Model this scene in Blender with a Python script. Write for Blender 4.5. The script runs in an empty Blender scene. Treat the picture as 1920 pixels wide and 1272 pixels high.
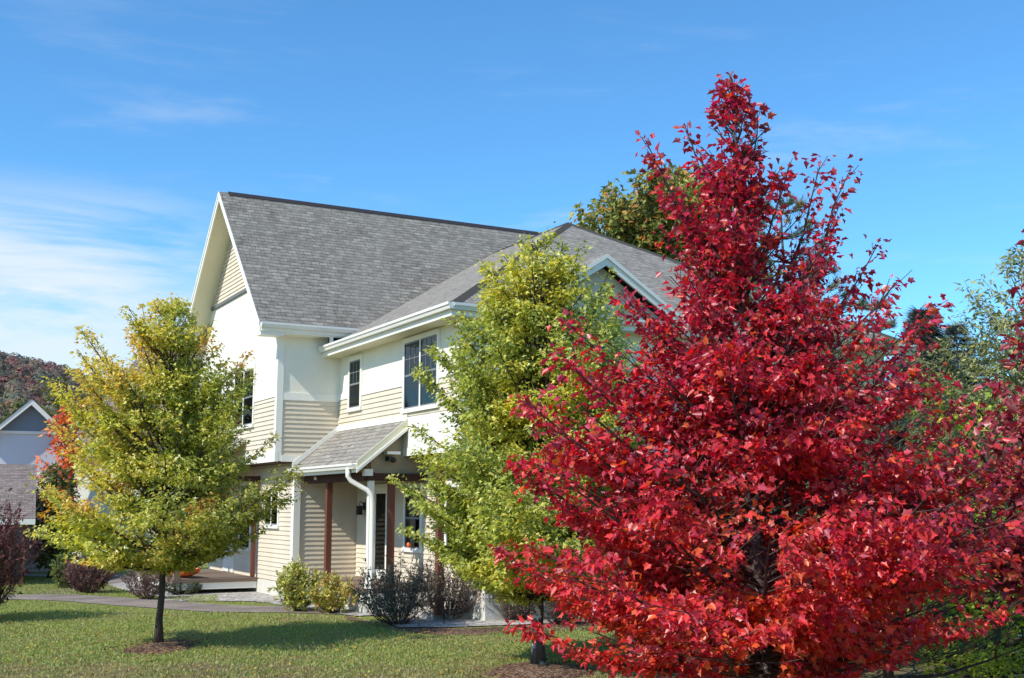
import bpy, math, random
import numpy as np
from mathutils import Vector, Matrix, Quaternion

sc = bpy.context.scene
COL = sc.collection
R = math.radians

# ------------------------------------------------------------------ camera numbers
F = 2175.0 / 1920.0            # focal length in image widths
CZ = 2.2
PITCH = math.atan(314.0 / 2175.0)

def ray(px, py):
    x = (px - 960) / 2175.0
    y = -(py - 636) / 2175.0
    return Vector((x, math.cos(PITCH) - y * math.sin(PITCH), math.sin(PITCH) + y * math.cos(PITCH)))

def gnd(px, py, z=0.0):
    r = ray(px, py)
    t = (z - CZ) / r.z
    return Vector((r.x * t, r.y * t, z))

def atd(px, d):                 # ground position seen in column px at distance d
    return Vector(((px - 960) / 2175.0 * d, d, 0))

# ------------------------------------------------------------------ tagging
def tag(o, label=None, cat=None, group=None, kind=None):
    if label: o['label'] = label
    if cat: o['category'] = cat
    if group: o['group'] = group
    if kind: o['kind'] = kind
    return o

def empty(name, loc=(0, 0, 0), rz=0.0):
    o = bpy.data.objects.new(name, None)
    o.empty_display_size = 0.2
    o.location = loc
    o.rotation_euler = (0, 0, rz)
    COL.objects.link(o)
    return o

# ------------------------------------------------------------------ materials
def new_mat(name):
    m = bpy.data.materials.new(name)
    m.use_nodes = True
    nt = m.node_tree
    nt.nodes.clear()
    out = nt.nodes.new('ShaderNodeOutputMaterial')
    return m, nt, out

def N(nt, t, **kw):
    n = nt.nodes.new(t)
    for k, v in kw.items():
        if hasattr(n, k):
            setattr(n, k, v)
        else:
            n.inputs[k].default_value = v
    return n

def ramp(nt, fac, stops):
    r = nt.nodes.new('ShaderNodeValToRGB')
    els = r.color_ramp.elements
    while len(els) < len(stops):
        els.new(0.5)
    for e, (p, c) in zip(els, stops):
        e.position = p
        e.color = (c[0], c[1], c[2], 1)
    nt.links.new(fac, r.inputs[0])
    return r.outputs[0]

def mixc(nt, fac, a, b, mode='MIX'):
    m = nt.nodes.new('ShaderNodeMix')
    m.data_type = 'RGBA'
    m.blend_type = mode
    for s, v in ((m.inputs[0], fac), (m.inputs[6], a), (m.inputs[7], b)):
        if hasattr(v, 'is_output'):
            nt.links.new(v, s)
        elif isinstance(v, (int, float)):
            s.default_value = v
        else:
            s.default_value = (v[0], v[1], v[2], 1)
    return m.outputs[2]

def math_n(nt, op, a, b=0.0, c=None):
    m = nt.nodes.new('ShaderNodeMath')
    m.operation = op
    for s, v in zip(m.inputs, (a, b, c)):
        if v is None: continue
        if hasattr(v, 'is_output'):
            nt.links.new(v, s)
        else:
            s.default_value = v
    return m.outputs[0]

def maprange(nt, v, a, b, c=0.0, d=1.0, smooth=True):
    m = nt.nodes.new('ShaderNodeMapRange')
    if smooth: m.interpolation_type = 'SMOOTHSTEP'
    m.inputs[1].default_value = a
    m.inputs[2].default_value = b
    m.inputs[3].default_value = c
    m.inputs[4].default_value = d
    nt.links.new(v, m.inputs[0])
    return m.outputs[0]

def noise(nt, vec, scale, detail=4, rough=0.55, dist=0.0):
    n = nt.nodes.new('ShaderNodeTexNoise')
    n.inputs['Scale'].default_value = scale
    n.inputs['Detail'].default_value = detail
    n.inputs['Roughness'].default_value = rough
    n.inputs['Distortion'].default_value = dist
    if vec is not None: nt.links.new(vec, n.inputs['Vector'])
    return n.outputs[0]

def mapping(nt, vec, scale=(1, 1, 1), rot=(0, 0, 0), loc=(0, 0, 0)):
    m = nt.nodes.new('ShaderNodeMapping')
    m.inputs['Scale'].default_value = scale
    m.inputs['Rotation'].default_value = rot
    m.inputs['Location'].default_value = loc
    nt.links.new(vec, m.inputs['Vector'])
    return m.outputs[0]

def paint(name, col, rough=0.6, var=0.12, spec=0.3, grain=30.0, bump=0.15, streak=True):
    """painted / plain surface with weathering variation and slight bump"""
    m, nt, out = new_mat(name)
    tc = nt.nodes.new('ShaderNodeTexCoord')
    big = noise(nt, mapping(nt, tc.outputs['Object'], (0.7, 0.7, 0.25) if streak else (1, 1, 1)), 2.2, 5, 0.6)
    fine = noise(nt, tc.outputs['Object'], grain, 3, 0.6)
    f = math_n(nt, 'ADD', math_n(nt, 'MULTIPLY', big, 0.65), math_n(nt, 'MULTIPLY', fine, 0.35))
    c = ramp(nt, f, [(0.3, [x * (1 - var) for x in col]), (0.7, [min(1, x * (1 + var * 0.6)) for x in col])])
    b = N(nt, 'ShaderNodeBsdfPrincipled')
    b.inputs['Roughness'].default_value = rough
    b.inputs['Specular IOR Level'].default_value = spec
    nt.links.new(c, b.inputs['Base Color'])
    bp = nt.nodes.new('ShaderNodeBump')
    bp.inputs['Strength'].default_value = bump
    bp.inputs['Distance'].default_value = 0.01
    nt.links.new(fine, bp.inputs['Height'])
    nt.links.new(bp.outputs[0], b.inputs['Normal'])
    nt.links.new(b.outputs[0], out.inputs[0])
    return m

def shingle_mat(name, dark, light, tint):
    m, nt, out = new_mat(name)
    uv = nt.nodes.new('ShaderNodeUVMap')
    br = nt.nodes.new('ShaderNodeTexBrick')
    br.offset = 0.5
    br.offset_frequency = 2
    br.squash_frequency = 3
    br.squash = 1.3
    br.inputs['Scale'].default_value = 1.0
    br.inputs['Brick Width'].default_value = 0.22
    br.inputs['Row Height'].default_value = 0.145
    br.inputs['Mortar Size'].default_value = 0.008
    br.inputs['Mortar Smooth'].default_value = 0.4
    br.inputs['Bias'].default_value = -0.1
    br.inputs['Color1'].default_value = (*dark, 1)
    br.inputs['Color2'].default_value = (*light, 1)
    br.inputs['Mortar'].default_value = (dark[0] * 0.45, dark[1] * 0.45, dark[2] * 0.45, 1)
    wob = noise(nt, uv.outputs[0], 3.0, 2)
    nt.links.new(uv.outputs[0], br.inputs['Vector'])
    # tab scale dashes: long thin noise
    dash = noise(nt, mapping(nt, uv.outputs[0], (3.6, 6.9, 1)), 1.0, 3, 0.75)
    dashc = ramp(nt, dash, [(0.36, (0.72, 0.72, 0.72)), (0.66, (1.38, 1.36, 1.34))])
    c = mixc(nt, 1.0, br.outputs[0], dashc, 'MULTIPLY')
    # shade line at the lower edge of every course
    sep = nt.nodes.new('ShaderNodeSeparateXYZ')
    nt.links.new(uv.outputs[0], sep.inputs[0])
    row = math_n(nt, 'FRACT', math_n(nt, 'DIVIDE', sep.outputs[1], 0.145))
    butt = ramp(nt, row, [(0.0, (0.34, 0.34, 0.34)), (0.2, (0.95, 0.95, 0.95)), (1.0, (1.05, 1.05, 1.05))])
    c = mixc(nt, 1.0, c, butt, 'MULTIPLY')
    gr = noise(nt, uv.outputs[0], 90, 2, 0.8)
    c = mixc(nt, 1.0, c, ramp(nt, gr, [(0.3, (0.75, 0.75, 0.75)), (0.7, (1.22, 1.22, 1.22))]), 'MULTIPLY')
    big = noise(nt, uv.outputs[0], 0.55, 5)
    c = mixc(nt, maprange(nt, big, 0.35, 0.7, 0, 0.35), c, tint)
    b = N(nt, 'ShaderNodeBsdfPrincipled')
    b.inputs['Roughness'].default_value = 0.93
    b.inputs['Specular IOR Level'].default_value = 0.15
    nt.links.new(c, b.inputs['Base Color'])
    bp = nt.nodes.new('ShaderNodeBump')
    bp.inputs['Strength'].default_value = 0.7
    bp.inputs['Distance'].default_value = 0.012
    h = math_n(nt, 'SUBTRACT', math_n(nt, 'MULTIPLY', gr, 0.25), row)
    nt.links.new(h, bp.inputs['Height'])
    nt.links.new(bp.outputs[0], b.inputs['Normal'])
    nt.links.new(b.outputs[0], out.inputs[0])
    return m

def leaf_mat(name, rough=0.38, trans=0.42, spec=0.7):
    m, nt, out = new_mat(name)
    at = nt.nodes.new('ShaderNodeAttribute')
    at.attribute_name = 'col'
    geo = nt.nodes.new('ShaderNodeNewGeometry')
    tc = nt.nodes.new('ShaderNodeTexCoord')
    n = noise(nt, tc.outputs['Object'], 28, 2)
    c = mixc(nt, 1.0, at.outputs[0], ramp(nt, n, [(0.3, (0.78, 0.78, 0.78)), (0.7, (1.2, 1.2, 1.2))]), 'MULTIPLY')
    pale = mixc(nt, 0.22, c, (0.45, 0.38, 0.34))
    c2 = mixc(nt, geo.outputs['Backfacing'], c, pale)
    b = N(nt, 'ShaderNodeBsdfPrincipled')
    b.inputs['Roughness'].default_value = rough
    b.inputs['Specular IOR Level'].default_value = spec
    nt.links.new(c2, b.inputs['Base Color'])
    t = nt.nodes.new('ShaderNodeBsdfTranslucent')
    sat = nt.nodes.new('ShaderNodeHueSaturation')
    sat.inputs['Saturation'].default_value = 1.15
    sat.inputs['Value'].default_value = 1.3
    nt.links.new(c, sat.inputs['Color'])
    nt.links.new(sat.outputs[0], t.inputs[0])
    mx = nt.nodes.new('ShaderNodeMixShader')
    mx.inputs[0].default_value = trans
    nt.links.new(b.outputs[0], mx.inputs[1])
    nt.links.new(t.outputs[0], mx.inputs[2])
    nt.links.new(mx.outputs[0], out.inputs[0])
    return m

def bark_mat(name, dark, light, patch=None, scale=14.0):
    m, nt, out = new_mat(name)
    tc = nt.nodes.new('ShaderNodeTexCoord')
    v = mapping(nt, tc.outputs['Object'], (1, 1, 0.22))
    n = noise(nt, v, scale, 6, 0.7, 0.4)
    c = ramp(nt, n, [(0.32, dark), (0.68, light)])
    if patch:
        pn = noise(nt, tc.outputs['Object'], 7.0, 4, 0.6)
        c = mixc(nt, maprange(nt, pn, 0.52, 0.62), c, patch)
    b = N(nt, 'ShaderNodeBsdfPrincipled')
    b.inputs['Roughness'].default_value = 0.9
    b.inputs['Specular IOR Level'].default_value = 0.2
    nt.links.new(c, b.inputs['Base Color'])
    bp = nt.nodes.new('ShaderNodeBump')
    bp.inputs['Strength'].default_value = 0.6
    bp.inputs['Distance'].default_value = 0.02
    nt.links.new(n, bp.inputs['Height'])
    nt.links.new(bp.outputs[0], b.inputs['Normal'])
    nt.links.new(b.outputs[0], out.inputs[0])
    return m

def scatter_mat(name, cols, scale, bump=0.8, rough=0.95):
    """gravel / mulch: voronoi pieces, each its own tone"""
    m, nt, out = new_mat(name)
    tc = nt.nodes.new('ShaderNodeTexCoord')
    vo = nt.nodes.new('ShaderNodeTexVoronoi')
    vo.inputs['Scale'].default_value = scale
    nt.links.new(tc.outputs['Object'], vo.inputs['Vector'])
    sep = nt.nodes.new('ShaderNodeSeparateColor')
    nt.links.new(vo.outputs['Color'], sep.inputs[0])
    n = len(cols)
    c = ramp(nt, sep.outputs[0], [(i / (n - 1), k) for i, k in enumerate(cols)])
    big = noise(nt, tc.outputs['Object'], 1.1, 5)
    c = mixc(nt, 1.0, c, ramp(nt, big, [(0.3, (0.65, 0.65, 0.65)), (0.7, (1.15, 1.15, 1.15))]), 'MULTIPLY')
    b = N(nt, 'ShaderNodeBsdfPrincipled')
    b.inputs['Roughness'].default_value = rough
    b.inputs['Specular IOR Level'].default_value = 0.2
    nt.links.new(c, b.inputs['Base Color'])
    bp = nt.nodes.new('ShaderNodeBump')
    bp.inputs['Strength'].default_value = bump
    bp.inputs['Distance'].default_value = 0.03
    nt.links.new(vo.outputs['Distance'], bp.inputs['Height'])
    bp.invert = True
    nt.links.new(bp.outputs[0], b.inputs['Normal'])
    nt.links.new(b.outputs[0], out.inputs[0])
    return m

def glass_mat(name, refl=0.30, tintc=(0.62, 0.70, 0.74)):
    m, nt, out = new_mat(name)
    tr = nt.nodes.new('ShaderNodeBsdfTransparent')
    tr.inputs[0].default_value = (*tintc, 1)
    gl = nt.nodes.new('ShaderNodeBsdfGlossy')
    gl.inputs['Roughness'].default_value = 0.03
    gl.inputs[0].default_value = (0.36, 0.38, 0.38, 1)
    tc = nt.nodes.new('ShaderNodeTexCoord')
    nz = noise(nt, tc.outputs['Object'], 1.7, 2)
    bp = nt.nodes.new('ShaderNodeBump')
    bp.inputs['Strength'].default_value = 0.05
    nt.links.new(nz, bp.inputs['Height'])
    nt.links.new(bp.outputs[0], gl.inputs['Normal'])
    lw = nt.nodes.new('ShaderNodeFresnel')
    lw.inputs[0].default_value = 1.5
    mx = nt.nodes.new('ShaderNodeMixShader')
    f = math_n(nt, 'ADD', lw.outputs[0], refl * 0.5)
    nt.links.new(f, mx.inputs[0])
    nt.links.new(tr.outputs[0], mx.inputs[1])
    nt.links.new(gl.outputs[0], mx.inputs[2])
    nt.links.new(mx.outputs[0], out.inputs[0])
    return m

M = {}
M['stucco'] = paint('cream_stucco', (0.86, 0.82, 0.69), 0.85, 0.08, 0.15, 60, 0.35)
M['trim'] = paint('white_trim', (0.88, 0.85, 0.75), 0.5, 0.05, 0.4, 20, 0.05)
M['siding'] = paint('tan_siding', (0.69, 0.605, 0.47), 0.65, 0.15, 0.3, 24, 0.08)
M['soffit'] = paint('cream_soffit', (0.74, 0.69, 0.50), 0.7, 0.06, 0.2, 20, 0.05)
M['gutter'] = paint('white_gutter', (0.84, 0.81, 0.73), 0.35, 0.06, 0.5, 12, 0.03)
M['sash'] = paint('grey_sash', (0.20, 0.215, 0.22), 0.5, 0.05, 0.4, 20, 0.03)
M['post'] = paint('red_brown_wood', (0.17, 0.060, 0.035), 0.6, 0.3, 0.3, 18, 0.3)
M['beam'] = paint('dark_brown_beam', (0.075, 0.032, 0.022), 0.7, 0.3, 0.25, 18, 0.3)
M['deckwood'] = paint('weathered_deck', (0.22, 0.16, 0.12), 0.8, 0.3, 0.2, 25, 0.4)
M['found'] = paint('foundation_render', (0.66, 0.63, 0.55), 0.9, 0.1, 0.1, 40, 0.4)
M['infill'] = paint('olive_tan_panel', (0.40, 0.33, 0.22), 0.8, 0.08, 0.15, 30, 0.1)
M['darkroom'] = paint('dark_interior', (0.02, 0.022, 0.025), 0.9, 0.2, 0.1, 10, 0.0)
M['blind'] = paint('window_blind', (0.30, 0.33, 0.33), 0.8, 0.1, 0.1, 10, 0.0)
M['doorglass'] = glass_mat('door_glass', 0.12, (0.4, 0.42, 0.42))
M['glass'] = glass_mat('window_glass')
M['flash'] = paint('roof_flashing', (0.16, 0.17, 0.165), 0.6, 0.1, 0.3, 10, 0.05)
M['ridge'] = paint('dark_ridge_vent', (0.045, 0.04, 0.045), 0.85, 0.2, 0.2, 40, 0.4)
M['shingle'] = shingle_mat('grey_shingles', (0.200, 0.183, 0.156), (0.300, 0.277, 0.240), (0.255, 0.236, 0.203))
M['shingle_lt'] = shingle_mat('grey_shingles_light', (0.25, 0.229, 0.196), (0.32, 0.294, 0.254), (0.295, 0.272, 0.235))
M['shingle_br'] = shingle_mat('brown_shingles', (0.19, 0.155, 0.135), (0.28, 0.23, 0.205), (0.25, 0.20, 0.18))
M['black'] = paint('black_metal', (0.02, 0.02, 0.02), 0.5, 0.2, 0.4, 10, 0.0)
M['orange'] = paint('orange_plastic', (0.75, 0.16, 0.03), 0.4, 0.1, 0.5, 10, 0.0)
M['bluewall'] = paint('blue_grey_wall', (0.70, 0.71, 0.72), 0.8, 0.08, 0.2, 20, 0.1)
M['bluedark'] = paint('slate_blue_gable', (0.22, 0.27, 0.31), 0.8, 0.1, 0.2, 20, 0.1)
M['maroon'] = paint('maroon_wall', (0.10, 0.03, 0.035), 0.8, 0.3, 0.2, 12, 0.2)
M['leaf'] = leaf_mat('autumn_leaf')
M['leafmatt'] = leaf_mat('far_leaf', 0.7, 0.3, 0.2)
M['leafpurple'] = leaf_mat('shrub_leaf', 0.5, 0.2, 0.3)
M['needle'] = leaf_mat('needle_leaf', 0.55, 0.15, 0.35)
M['bark'] = bark_mat('maple_bark', (0.035, 0.025, 0.02), (0.13, 0.095, 0.075))
M['bark_lichen'] = bark_mat('lichen_bark', (0.05, 0.035, 0.03), (0.16, 0.12, 0.10), (0.62, 0.60, 0.54))
M['bark_white'] = bark_mat('pale_bark', (0.20, 0.19, 0.17), (0.55, 0.53, 0.49))
M['twig'] = bark_mat('twig_bark', (0.06, 0.035, 0.03), (0.16, 0.10, 0.085))
M['twigdark'] = bark_mat('dark_twig', (0.035, 0.02, 0.018), (0.11, 0.07, 0.06))
M['mulch'] = scatter_mat('red_brown_mulch', [(0.05, 0.028, 0.018), (0.13, 0.07, 0.045), (0.21, 0.13, 0.085), (0.31, 0.21, 0.14)], 26)
M['gravel'] = scatter_mat('pale_gravel', [(0.22, 0.20, 0.18), (0.45, 0.42, 0.38), (0.60, 0.57, 0.53), (0.34, 0.30, 0.27)], 16)

# lawn
def lawn_mat():
    m, nt, out = new_mat('lawn_ground')
    tc = nt.nodes.new('ShaderNodeTexCoord')
    o = tc.outputs['Object']
    big = noise(nt, o, 0.35, 5, 0.6)
    mid = noise(nt, o, 2.3, 5, 0.65)
    fine = noise(nt, o, 26, 4, 0.75)
    sep = nt.nodes.new('ShaderNodeSeparateXYZ')
    nt.links.new(o, sep.inputs[0])
    green = ramp(nt, fine, [(0.28, (0.15, 0.175, 0.045)), (0.5, (0.24, 0.27, 0.07)), (0.72, (0.35, 0.37, 0.12))])
    dry = ramp(nt, fine, [(0.28, (0.12, 0.085, 0.04)), (0.5, (0.23, 0.17, 0.085)), (0.75, (0.34, 0.27, 0.15))])
    f = math_n(nt, 'ADD', math_n(nt, 'MULTIPLY', big, 0.6), math_n(nt, 'MULTIPLY', mid, 0.4))
    near = maprange(nt, sep.outputs[1], 19.0, 15.3, 0.0, 0.17)
    f = math_n(nt, 'ADD', f, near)
    fac = maprange(nt, f, 0.50, 0.68)
    c = mixc(nt, fac, green, dry)
    b = N(nt, 'ShaderNodeBsdfPrincipled')
    b.inputs['Roughness'].default_value = 0.95
    b.inputs['Specular IOR Level'].default_value = 0.15
    nt.links.new(c, b.inputs['Base Color'])
    bp = nt.nodes.new('ShaderNodeBump')
    bp.inputs['Strength'].default_value = 0.9
    bp.inputs['Distance'].default_value = 0.04
    nt.links.new(fine, bp.inputs['Height'])
    nt.links.new(bp.outputs[0], b.inputs['Normal'])
    nt.links.new(b.outputs[0], out.inputs[0])
    return m
M['lawn'] = lawn_mat()
M['path'] = scatter_mat('path_asphalt', [(0.19, 0.155, 0.13), (0.27, 0.225, 0.19), (0.33, 0.28, 0.24)], 45, 0.3)
M['concrete'] = paint('pale_paving', (0.42, 0.39, 0.35), 0.9, 0.15, 0.1, 30, 0.3, False)
M['hillmat'] = scatter_mat('hill_forest_floor', [(0.05, 0.05, 0.03), (0.10, 0.07, 0.045), (0.08, 0.08, 0.04)], 0.2, 0.5)

# ------------------------------------------------------------------ mesh builder
class MB:
    def __init__(s):
        s.v = []; s.f = []; s.uv = []
    def face(s, pts, uvs=None):
        i = len(s.v)
        s.v += [tuple(p) for p in pts]
        s.f.append(list(range(i, i + len(pts))))
        s.uv += uvs if uvs else [(0, 0)] * len(pts)
        return s
    def box(s, x0, x1, y0, y1, z0, z1):
        if x0 > x1: x0, x1 = x1, x0
        if y0 > y1: y0, y1 = y1, y0
        if z0 > z1: z0, z1 = z1, z0
        p = [(x0, y0, z0), (x1, y0, z0), (x1, y1, z0), (x0, y1, z0), (x0, y0, z1), (x1, y0, z1), (x1, y1, z1), (x0, y1, z1)]
        for q in ((0, 3, 2, 1), (4, 5, 6, 7), (0, 1, 5, 4), (1, 2, 6, 5), (2, 3, 7, 6), (3, 0, 4, 7)):
            s.face([p[k] for k in q])
        return s
    def prism(s, poly, vec):
        """closed solid: polygon swept by vec"""
        vec = Vector(vec)
        a = [Vector(p) for p in poly]
        b = [p + vec for p in a]
        s.face(a); s.face(b[::-1])
        n = len(a)
        for i in range(n):
            j = (i + 1) % n
            s.face([a[i], b[i], b[j], a[j]])
        return s
    def slope(s, poly):
        """roof sheet with uv in metres: u level, v up the slope"""
        a = [Vector(p) for p in poly]
        nrm = (a[1] - a[0]).cross(a[2] - a[0]).normalized()
        if nrm.z < 0:
            a = a[::-1]; nrm = -nrm
        u = Vector((0, 0, 1)).cross(nrm).normalized()
        v = nrm.cross(u)
        s.face(a, [(p.dot(u), p.dot(v)) for p in a])
        return s
    def tube(s, pts, rad, n=8, cap=True, twist=0.0):
        pts = [Vector(p) for p in pts]
        rings = []
        up = Vector((0.123, 0.31, 0.94))
        for i, p in enumerate(pts):
            if i == 0: d = pts[1] - p
            elif i == len(pts) - 1: d = p - pts[i - 1]
            else: d = pts[i + 1] - pts[i - 1]
            d.normalize()
            if abs(d.dot(up)) > 0.97: up = Vector((1, 0.2, 0.1))
            x = up.cross(d).normalized(); y = d.cross(x)
            up = y if abs(y.dot(d)) < 0.5 else up
            r = rad[i] if hasattr(rad, '__len__') else rad
            i0 = len(s.v)
            for k in range(n):
                a = 2 * math.pi * k / n + twist
                s.v.append(tuple(p + (x * math.cos(a) + y * math.sin(a)) * r))
            rings.append(i0)
        for a, b in zip(rings[:-1], rings[1:]):
            for k in range(n):
                s.f.append([a + k, a + (k + 1) % n, b + (k + 1) % n, b + k])
                s.uv += [(0, 0)] * 4
        if cap:
            s.f.append([rings[0] + k for k in range(n)][::-1]); s.uv += [(0, 0)] * n
            s.f.append([rings[-1] + k for k in range(n)]); s.uv += [(0, 0)] * n
        return s
    def build(s, name, mat, parent=None, smooth=False):
        me = bpy.data.meshes.new(name)
        me.from_pydata(s.v, [], s.f)
        if any(u != (0, 0) for u in s.uv):
            l = me.uv_layers.new(name='UVMap')
            l.data.foreach_set('uv', np.array(s.uv, dtype=np.float32).ravel())
        me.materials.append(mat)
        if smooth:
            me.polygons.foreach_set('use_smooth', [True] * len(me.polygons))
        me.update()
        o = bpy.data.objects.new(name, me)
        COL.objects.link(o)
        if parent: o.parent = parent
        return o

def uvsphere(mb, c, rx, ry, rz, n=12, m=8):
    for j in range(m):
        for i in range(n):
            def P(i, j):
                t = math.pi * j / m; a = 2 * math.pi * i / n
                return (c[0] + rx * math.sin(t) * math.cos(a), c[1] + ry * math.sin(t) * math.sin(a), c[2] + rz * math.cos(t))
            q = [P(i, j), P(i, j + 1), P(i + 1, j + 1), P(i + 1, j)]
            if j == 0: q = [q[0], q[1], q[2]]
            elif j == m - 1: q = [q[0], q[1], q[3]]
            mb.face(q)

# ================================================================== THE HOUSE
# local frame: +x runs along the long ridge (away to the right), +y away to the left, z up
TH = R(28.8)
A = Vector((math.cos(TH), math.sin(TH), 0)); B = Vector((-math.sin(TH), math.cos(TH), 0))
O = gnd(548, 1125) - A * 0.5
def hw(x, y, z=0.0):
    return O + A * x + B * y + Vector((0, 0, z))

house = empty('house', O, TH)
tag(house, 'two storey cream house with grey shingle roofs, tan clapboards and a corner porch', 'house')

X1 = 1.57; XF = 2.1; G1 = 0.5          # wing wall, wing ground floor wall, gable ground floor wall
ZF = 3.28                               # underside of upper floor
GW = 7.74; PK = 3.87                    # gable wall width, peak position
YB = -6.90                              # wing front wall
ZE = 6.57; SL = 0.99
def zmain(y): return ZE + SL * (y + 0.4) if y < PK else ZE + SL * (2 * PK - y + 0.4)
ZPK = zmain(PK)
ZG = 6.10; SW = 0.573

def lap(mb, wall, c, a0, a1, z0, z1, out, ex=0.112, lim=None):
    """lapped boards. wall 'x': plane x=c spanning y in a0..a1; 'y': plane y=c spanning x. out = outward sign"""
    z = z0
    k = 0
    while z < z1 - 0.02:
        zt = min(z + ex, z1)
        b0, b1 = a0, a1
        t0, t1 = a0, a1
        if lim:
            b0, b1 = lim(z); t0, t1 = lim(zt)
            if b1 - b0 < 0.02: break
            if t1 < t0: t0 = t1 = (t0 + t1) / 2
        pb = c + out * 0.026; pt = c + out * 0.005; pi = c + out * 0.003
        if wall == 'x':
            q = [(pb, b0, z), (pb, b1, z), (pt, t1, zt), (pt, t0, zt)]
            w = [(pi, b0, z), (pi, b1, z), (pb, b1, z), (pb, b0, z)]
        else:
            q = [(b0, pb, z), (b1, pb, z), (t1, pt, zt), (t0, pt, zt)]
            w = [(b0, pi, z), (b1, pi, z), (b1, pb, z), (b0, pb, z)]
        mb.face(q); mb.face(w)
        z = zt; k += 1

# ---- walls (solid volumes)
w = MB()
w.prism([(0, 0, ZF + 0.02), (0, GW, ZF + 0.02), (0, GW, zmain(GW) - 0.16), (0, PK, ZPK - 0.16), (0, 0, zmain(0) - 0.16)], (11.2, 0, 0))
w.build('gable_wall', M['stucco'], house)
w = MB(); w.box(X1, 13.1, YB, 0.6, ZF + 0.02, ZG - 0.10); w.build('wing_wall', M['stucco'], house)
w = MB(); w.box(G1, 11.0, 0.02, GW, 0.05, ZF + 0.01); w.build('ground_floor_wall', M['siding'], house)
w = MB(); w.box(XF, 12.75, YB + 0.02, 0.02, 0.05, ZF + 0.005); w.build('ground_floor_wall', M['siding'], house)
# foundation band
w = MB(); w.box(G1 - 0.03, 11.03, -0.02, GW + 0.03, -0.3, 0.34); w.box(XF - 0.03, 12.8, YB - 0.03, 0.0, -0.3, 0.42)
w.build('foundation', M['found'], house)

# ---- clapboards
s = MB()
lap(s, 'x', 0, 0.14, GW - 0.14, 3.52, 4.84, -1)                       # gable upper floor, lower band
lap(s, 'x', 0, 0, 0, 7.99, ZPK - 0.2, -1, lim=lambda z: (max(0, (z - ZE) / SL - 0.4 + 0.1), GW - max(0, (z - ZE) / SL - 0.4 + 0.1)))
lap(s, 'y', 0, 0.12, X1 - 0.0, 3.42, 4.76, -1)                        # shaded return wall
lap(s, 'x', X1, YB + 0.12, -0.02, 3.45, 4.80, -1)                     # wing upper floor
lap(s, 'y', YB, X1 + 0.12, 12.7, 3.45, 4.80, -1)
s.build('clapboard', M['siding'], house)
s = MB()
lap(s, 'x', G1, 0.16, GW - 0.1, 0.38, 3.22, -1)
lap(s, 'y', 0.02, G1 + 0.12, XF, 0.50, 3.2, -1)
lap(s, 'x', XF, YB + 0.12, -0.02, 0.52, 3.2, -1)
lap(s, 'y', YB + 0.02, XF + 0.12, 12.7, 0.45, 3.2, -1)
s.build('clapboard', M['siding'], house)

# ---- trim boards
t = MB()
t.box(-0.035, 0.12, -0.035, 0.12, ZF, 6.42)                           # near corner upper
t.box(-0.032, 0.02, GW - 0.12, GW + 0.02, ZF, 6.9)
t.box(-0.045, 0.04, -0.04, GW + 0.02, ZF - 0.012, 3.52)               # bottom board of gable wall
t.box(0.12, X1 - 0.004, -0.045, 0.04, ZF - 0.010, 3.42)
t.box(-0.030, 0.03, 0.12, GW - 0.12, 4.84, 4.98)                      # band
t.box(0.12, X1, -0.030, 0.03, 4.76, 4.94)
t.box(X1 - 0.030, X1 + 0.03, YB + 0.12, -0.03, 4.80, 4.95)
t.box(X1 + 0.12, 12.7, YB - 0.030, YB + 0.03, 4.80, 4.95)
t.box(X1 - 0.045, X1 + 0.04, YB - 0.03, -0.045, ZF - 0.010, 3.45)
t.box(X1 + 0.04, 12.8, YB - 0.045, YB + 0.04, ZF - 0.008, 3.45)
t.box(X1 - 0.037, X1 + 0.12, YB - 0.037, YB + 0.12, 3.45, 5.9)
t.build('trim_board', M['trim'], house)
t = MB(); t.box(G1 - 0.035, G1 + 0.13, -0.03, 0.16, 0.36, ZF - 0.015); t.build('corner_board', M['trim'], house)
t = MB(); t.box(G1 - 0.035, G1 + 0.02, GW - 0.1, GW + 0.02, 0.36, ZF - 0.015); t.build('corner_board', M['trim'], house)
t = MB(); t.box(XF - 0.035, XF + 0.13, YB - 0.02, YB + 0.12, 0.44, ZF - 0.015); t.build('corner_board', M['trim'], house)
t = MB()
t.box(-0.055, 0.02, 1.2, GW - 1.2, 7.90, 7.99)
t.build('gable_drip_board', M['flash'], house)
t = MB()   # wide water table above the porch roof
t.box(X1 - 0.034, X1 + 0.02, YB + 0.12, -0.05, 3.46, 4.10)
t.build('skirt_board', M['trim'], house)

# overhang soffits
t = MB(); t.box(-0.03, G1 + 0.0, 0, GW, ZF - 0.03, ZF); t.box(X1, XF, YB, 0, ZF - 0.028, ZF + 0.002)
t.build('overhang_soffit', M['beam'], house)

# ---- roofs
def roof_part(name, polys, mat, th=0.13, under=None):
    top = MB(); 
    for p in polys:
        top.slope(p)
    o = top.build(name, mat, house)
    return o

XR0, XR1 = -0.62, 11.5
yv = -0.4 ; 
y2 = 2 * PK + 0.4
roof_part('roof', [[(XR0, -0.4, ZE), (XR1, -0.4, ZE), (XR1, PK, ZPK), (XR0, PK, ZPK)],
                   [(XR0, y2, ZE), (XR1, y2, ZE), (XR1, PK, ZPK), (XR0, PK, ZPK)]], M['shingle'])
# body of the roof (deck + boxed soffit): sits just under the shingles
dz = 0.022
s = MB()
for yy, in ((-0.4,), (y2,)):
    s.prism([(XR0 + 0.03, yy, ZE - dz), (XR1 - 0.03, yy, ZE - dz), (XR1 - 0.03, PK, ZPK - dz), (XR0 + 0.03, PK, ZPK - dz)], (0, 0, -0.17))
s.build('roof_soffit', M['soffit'], house)
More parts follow.
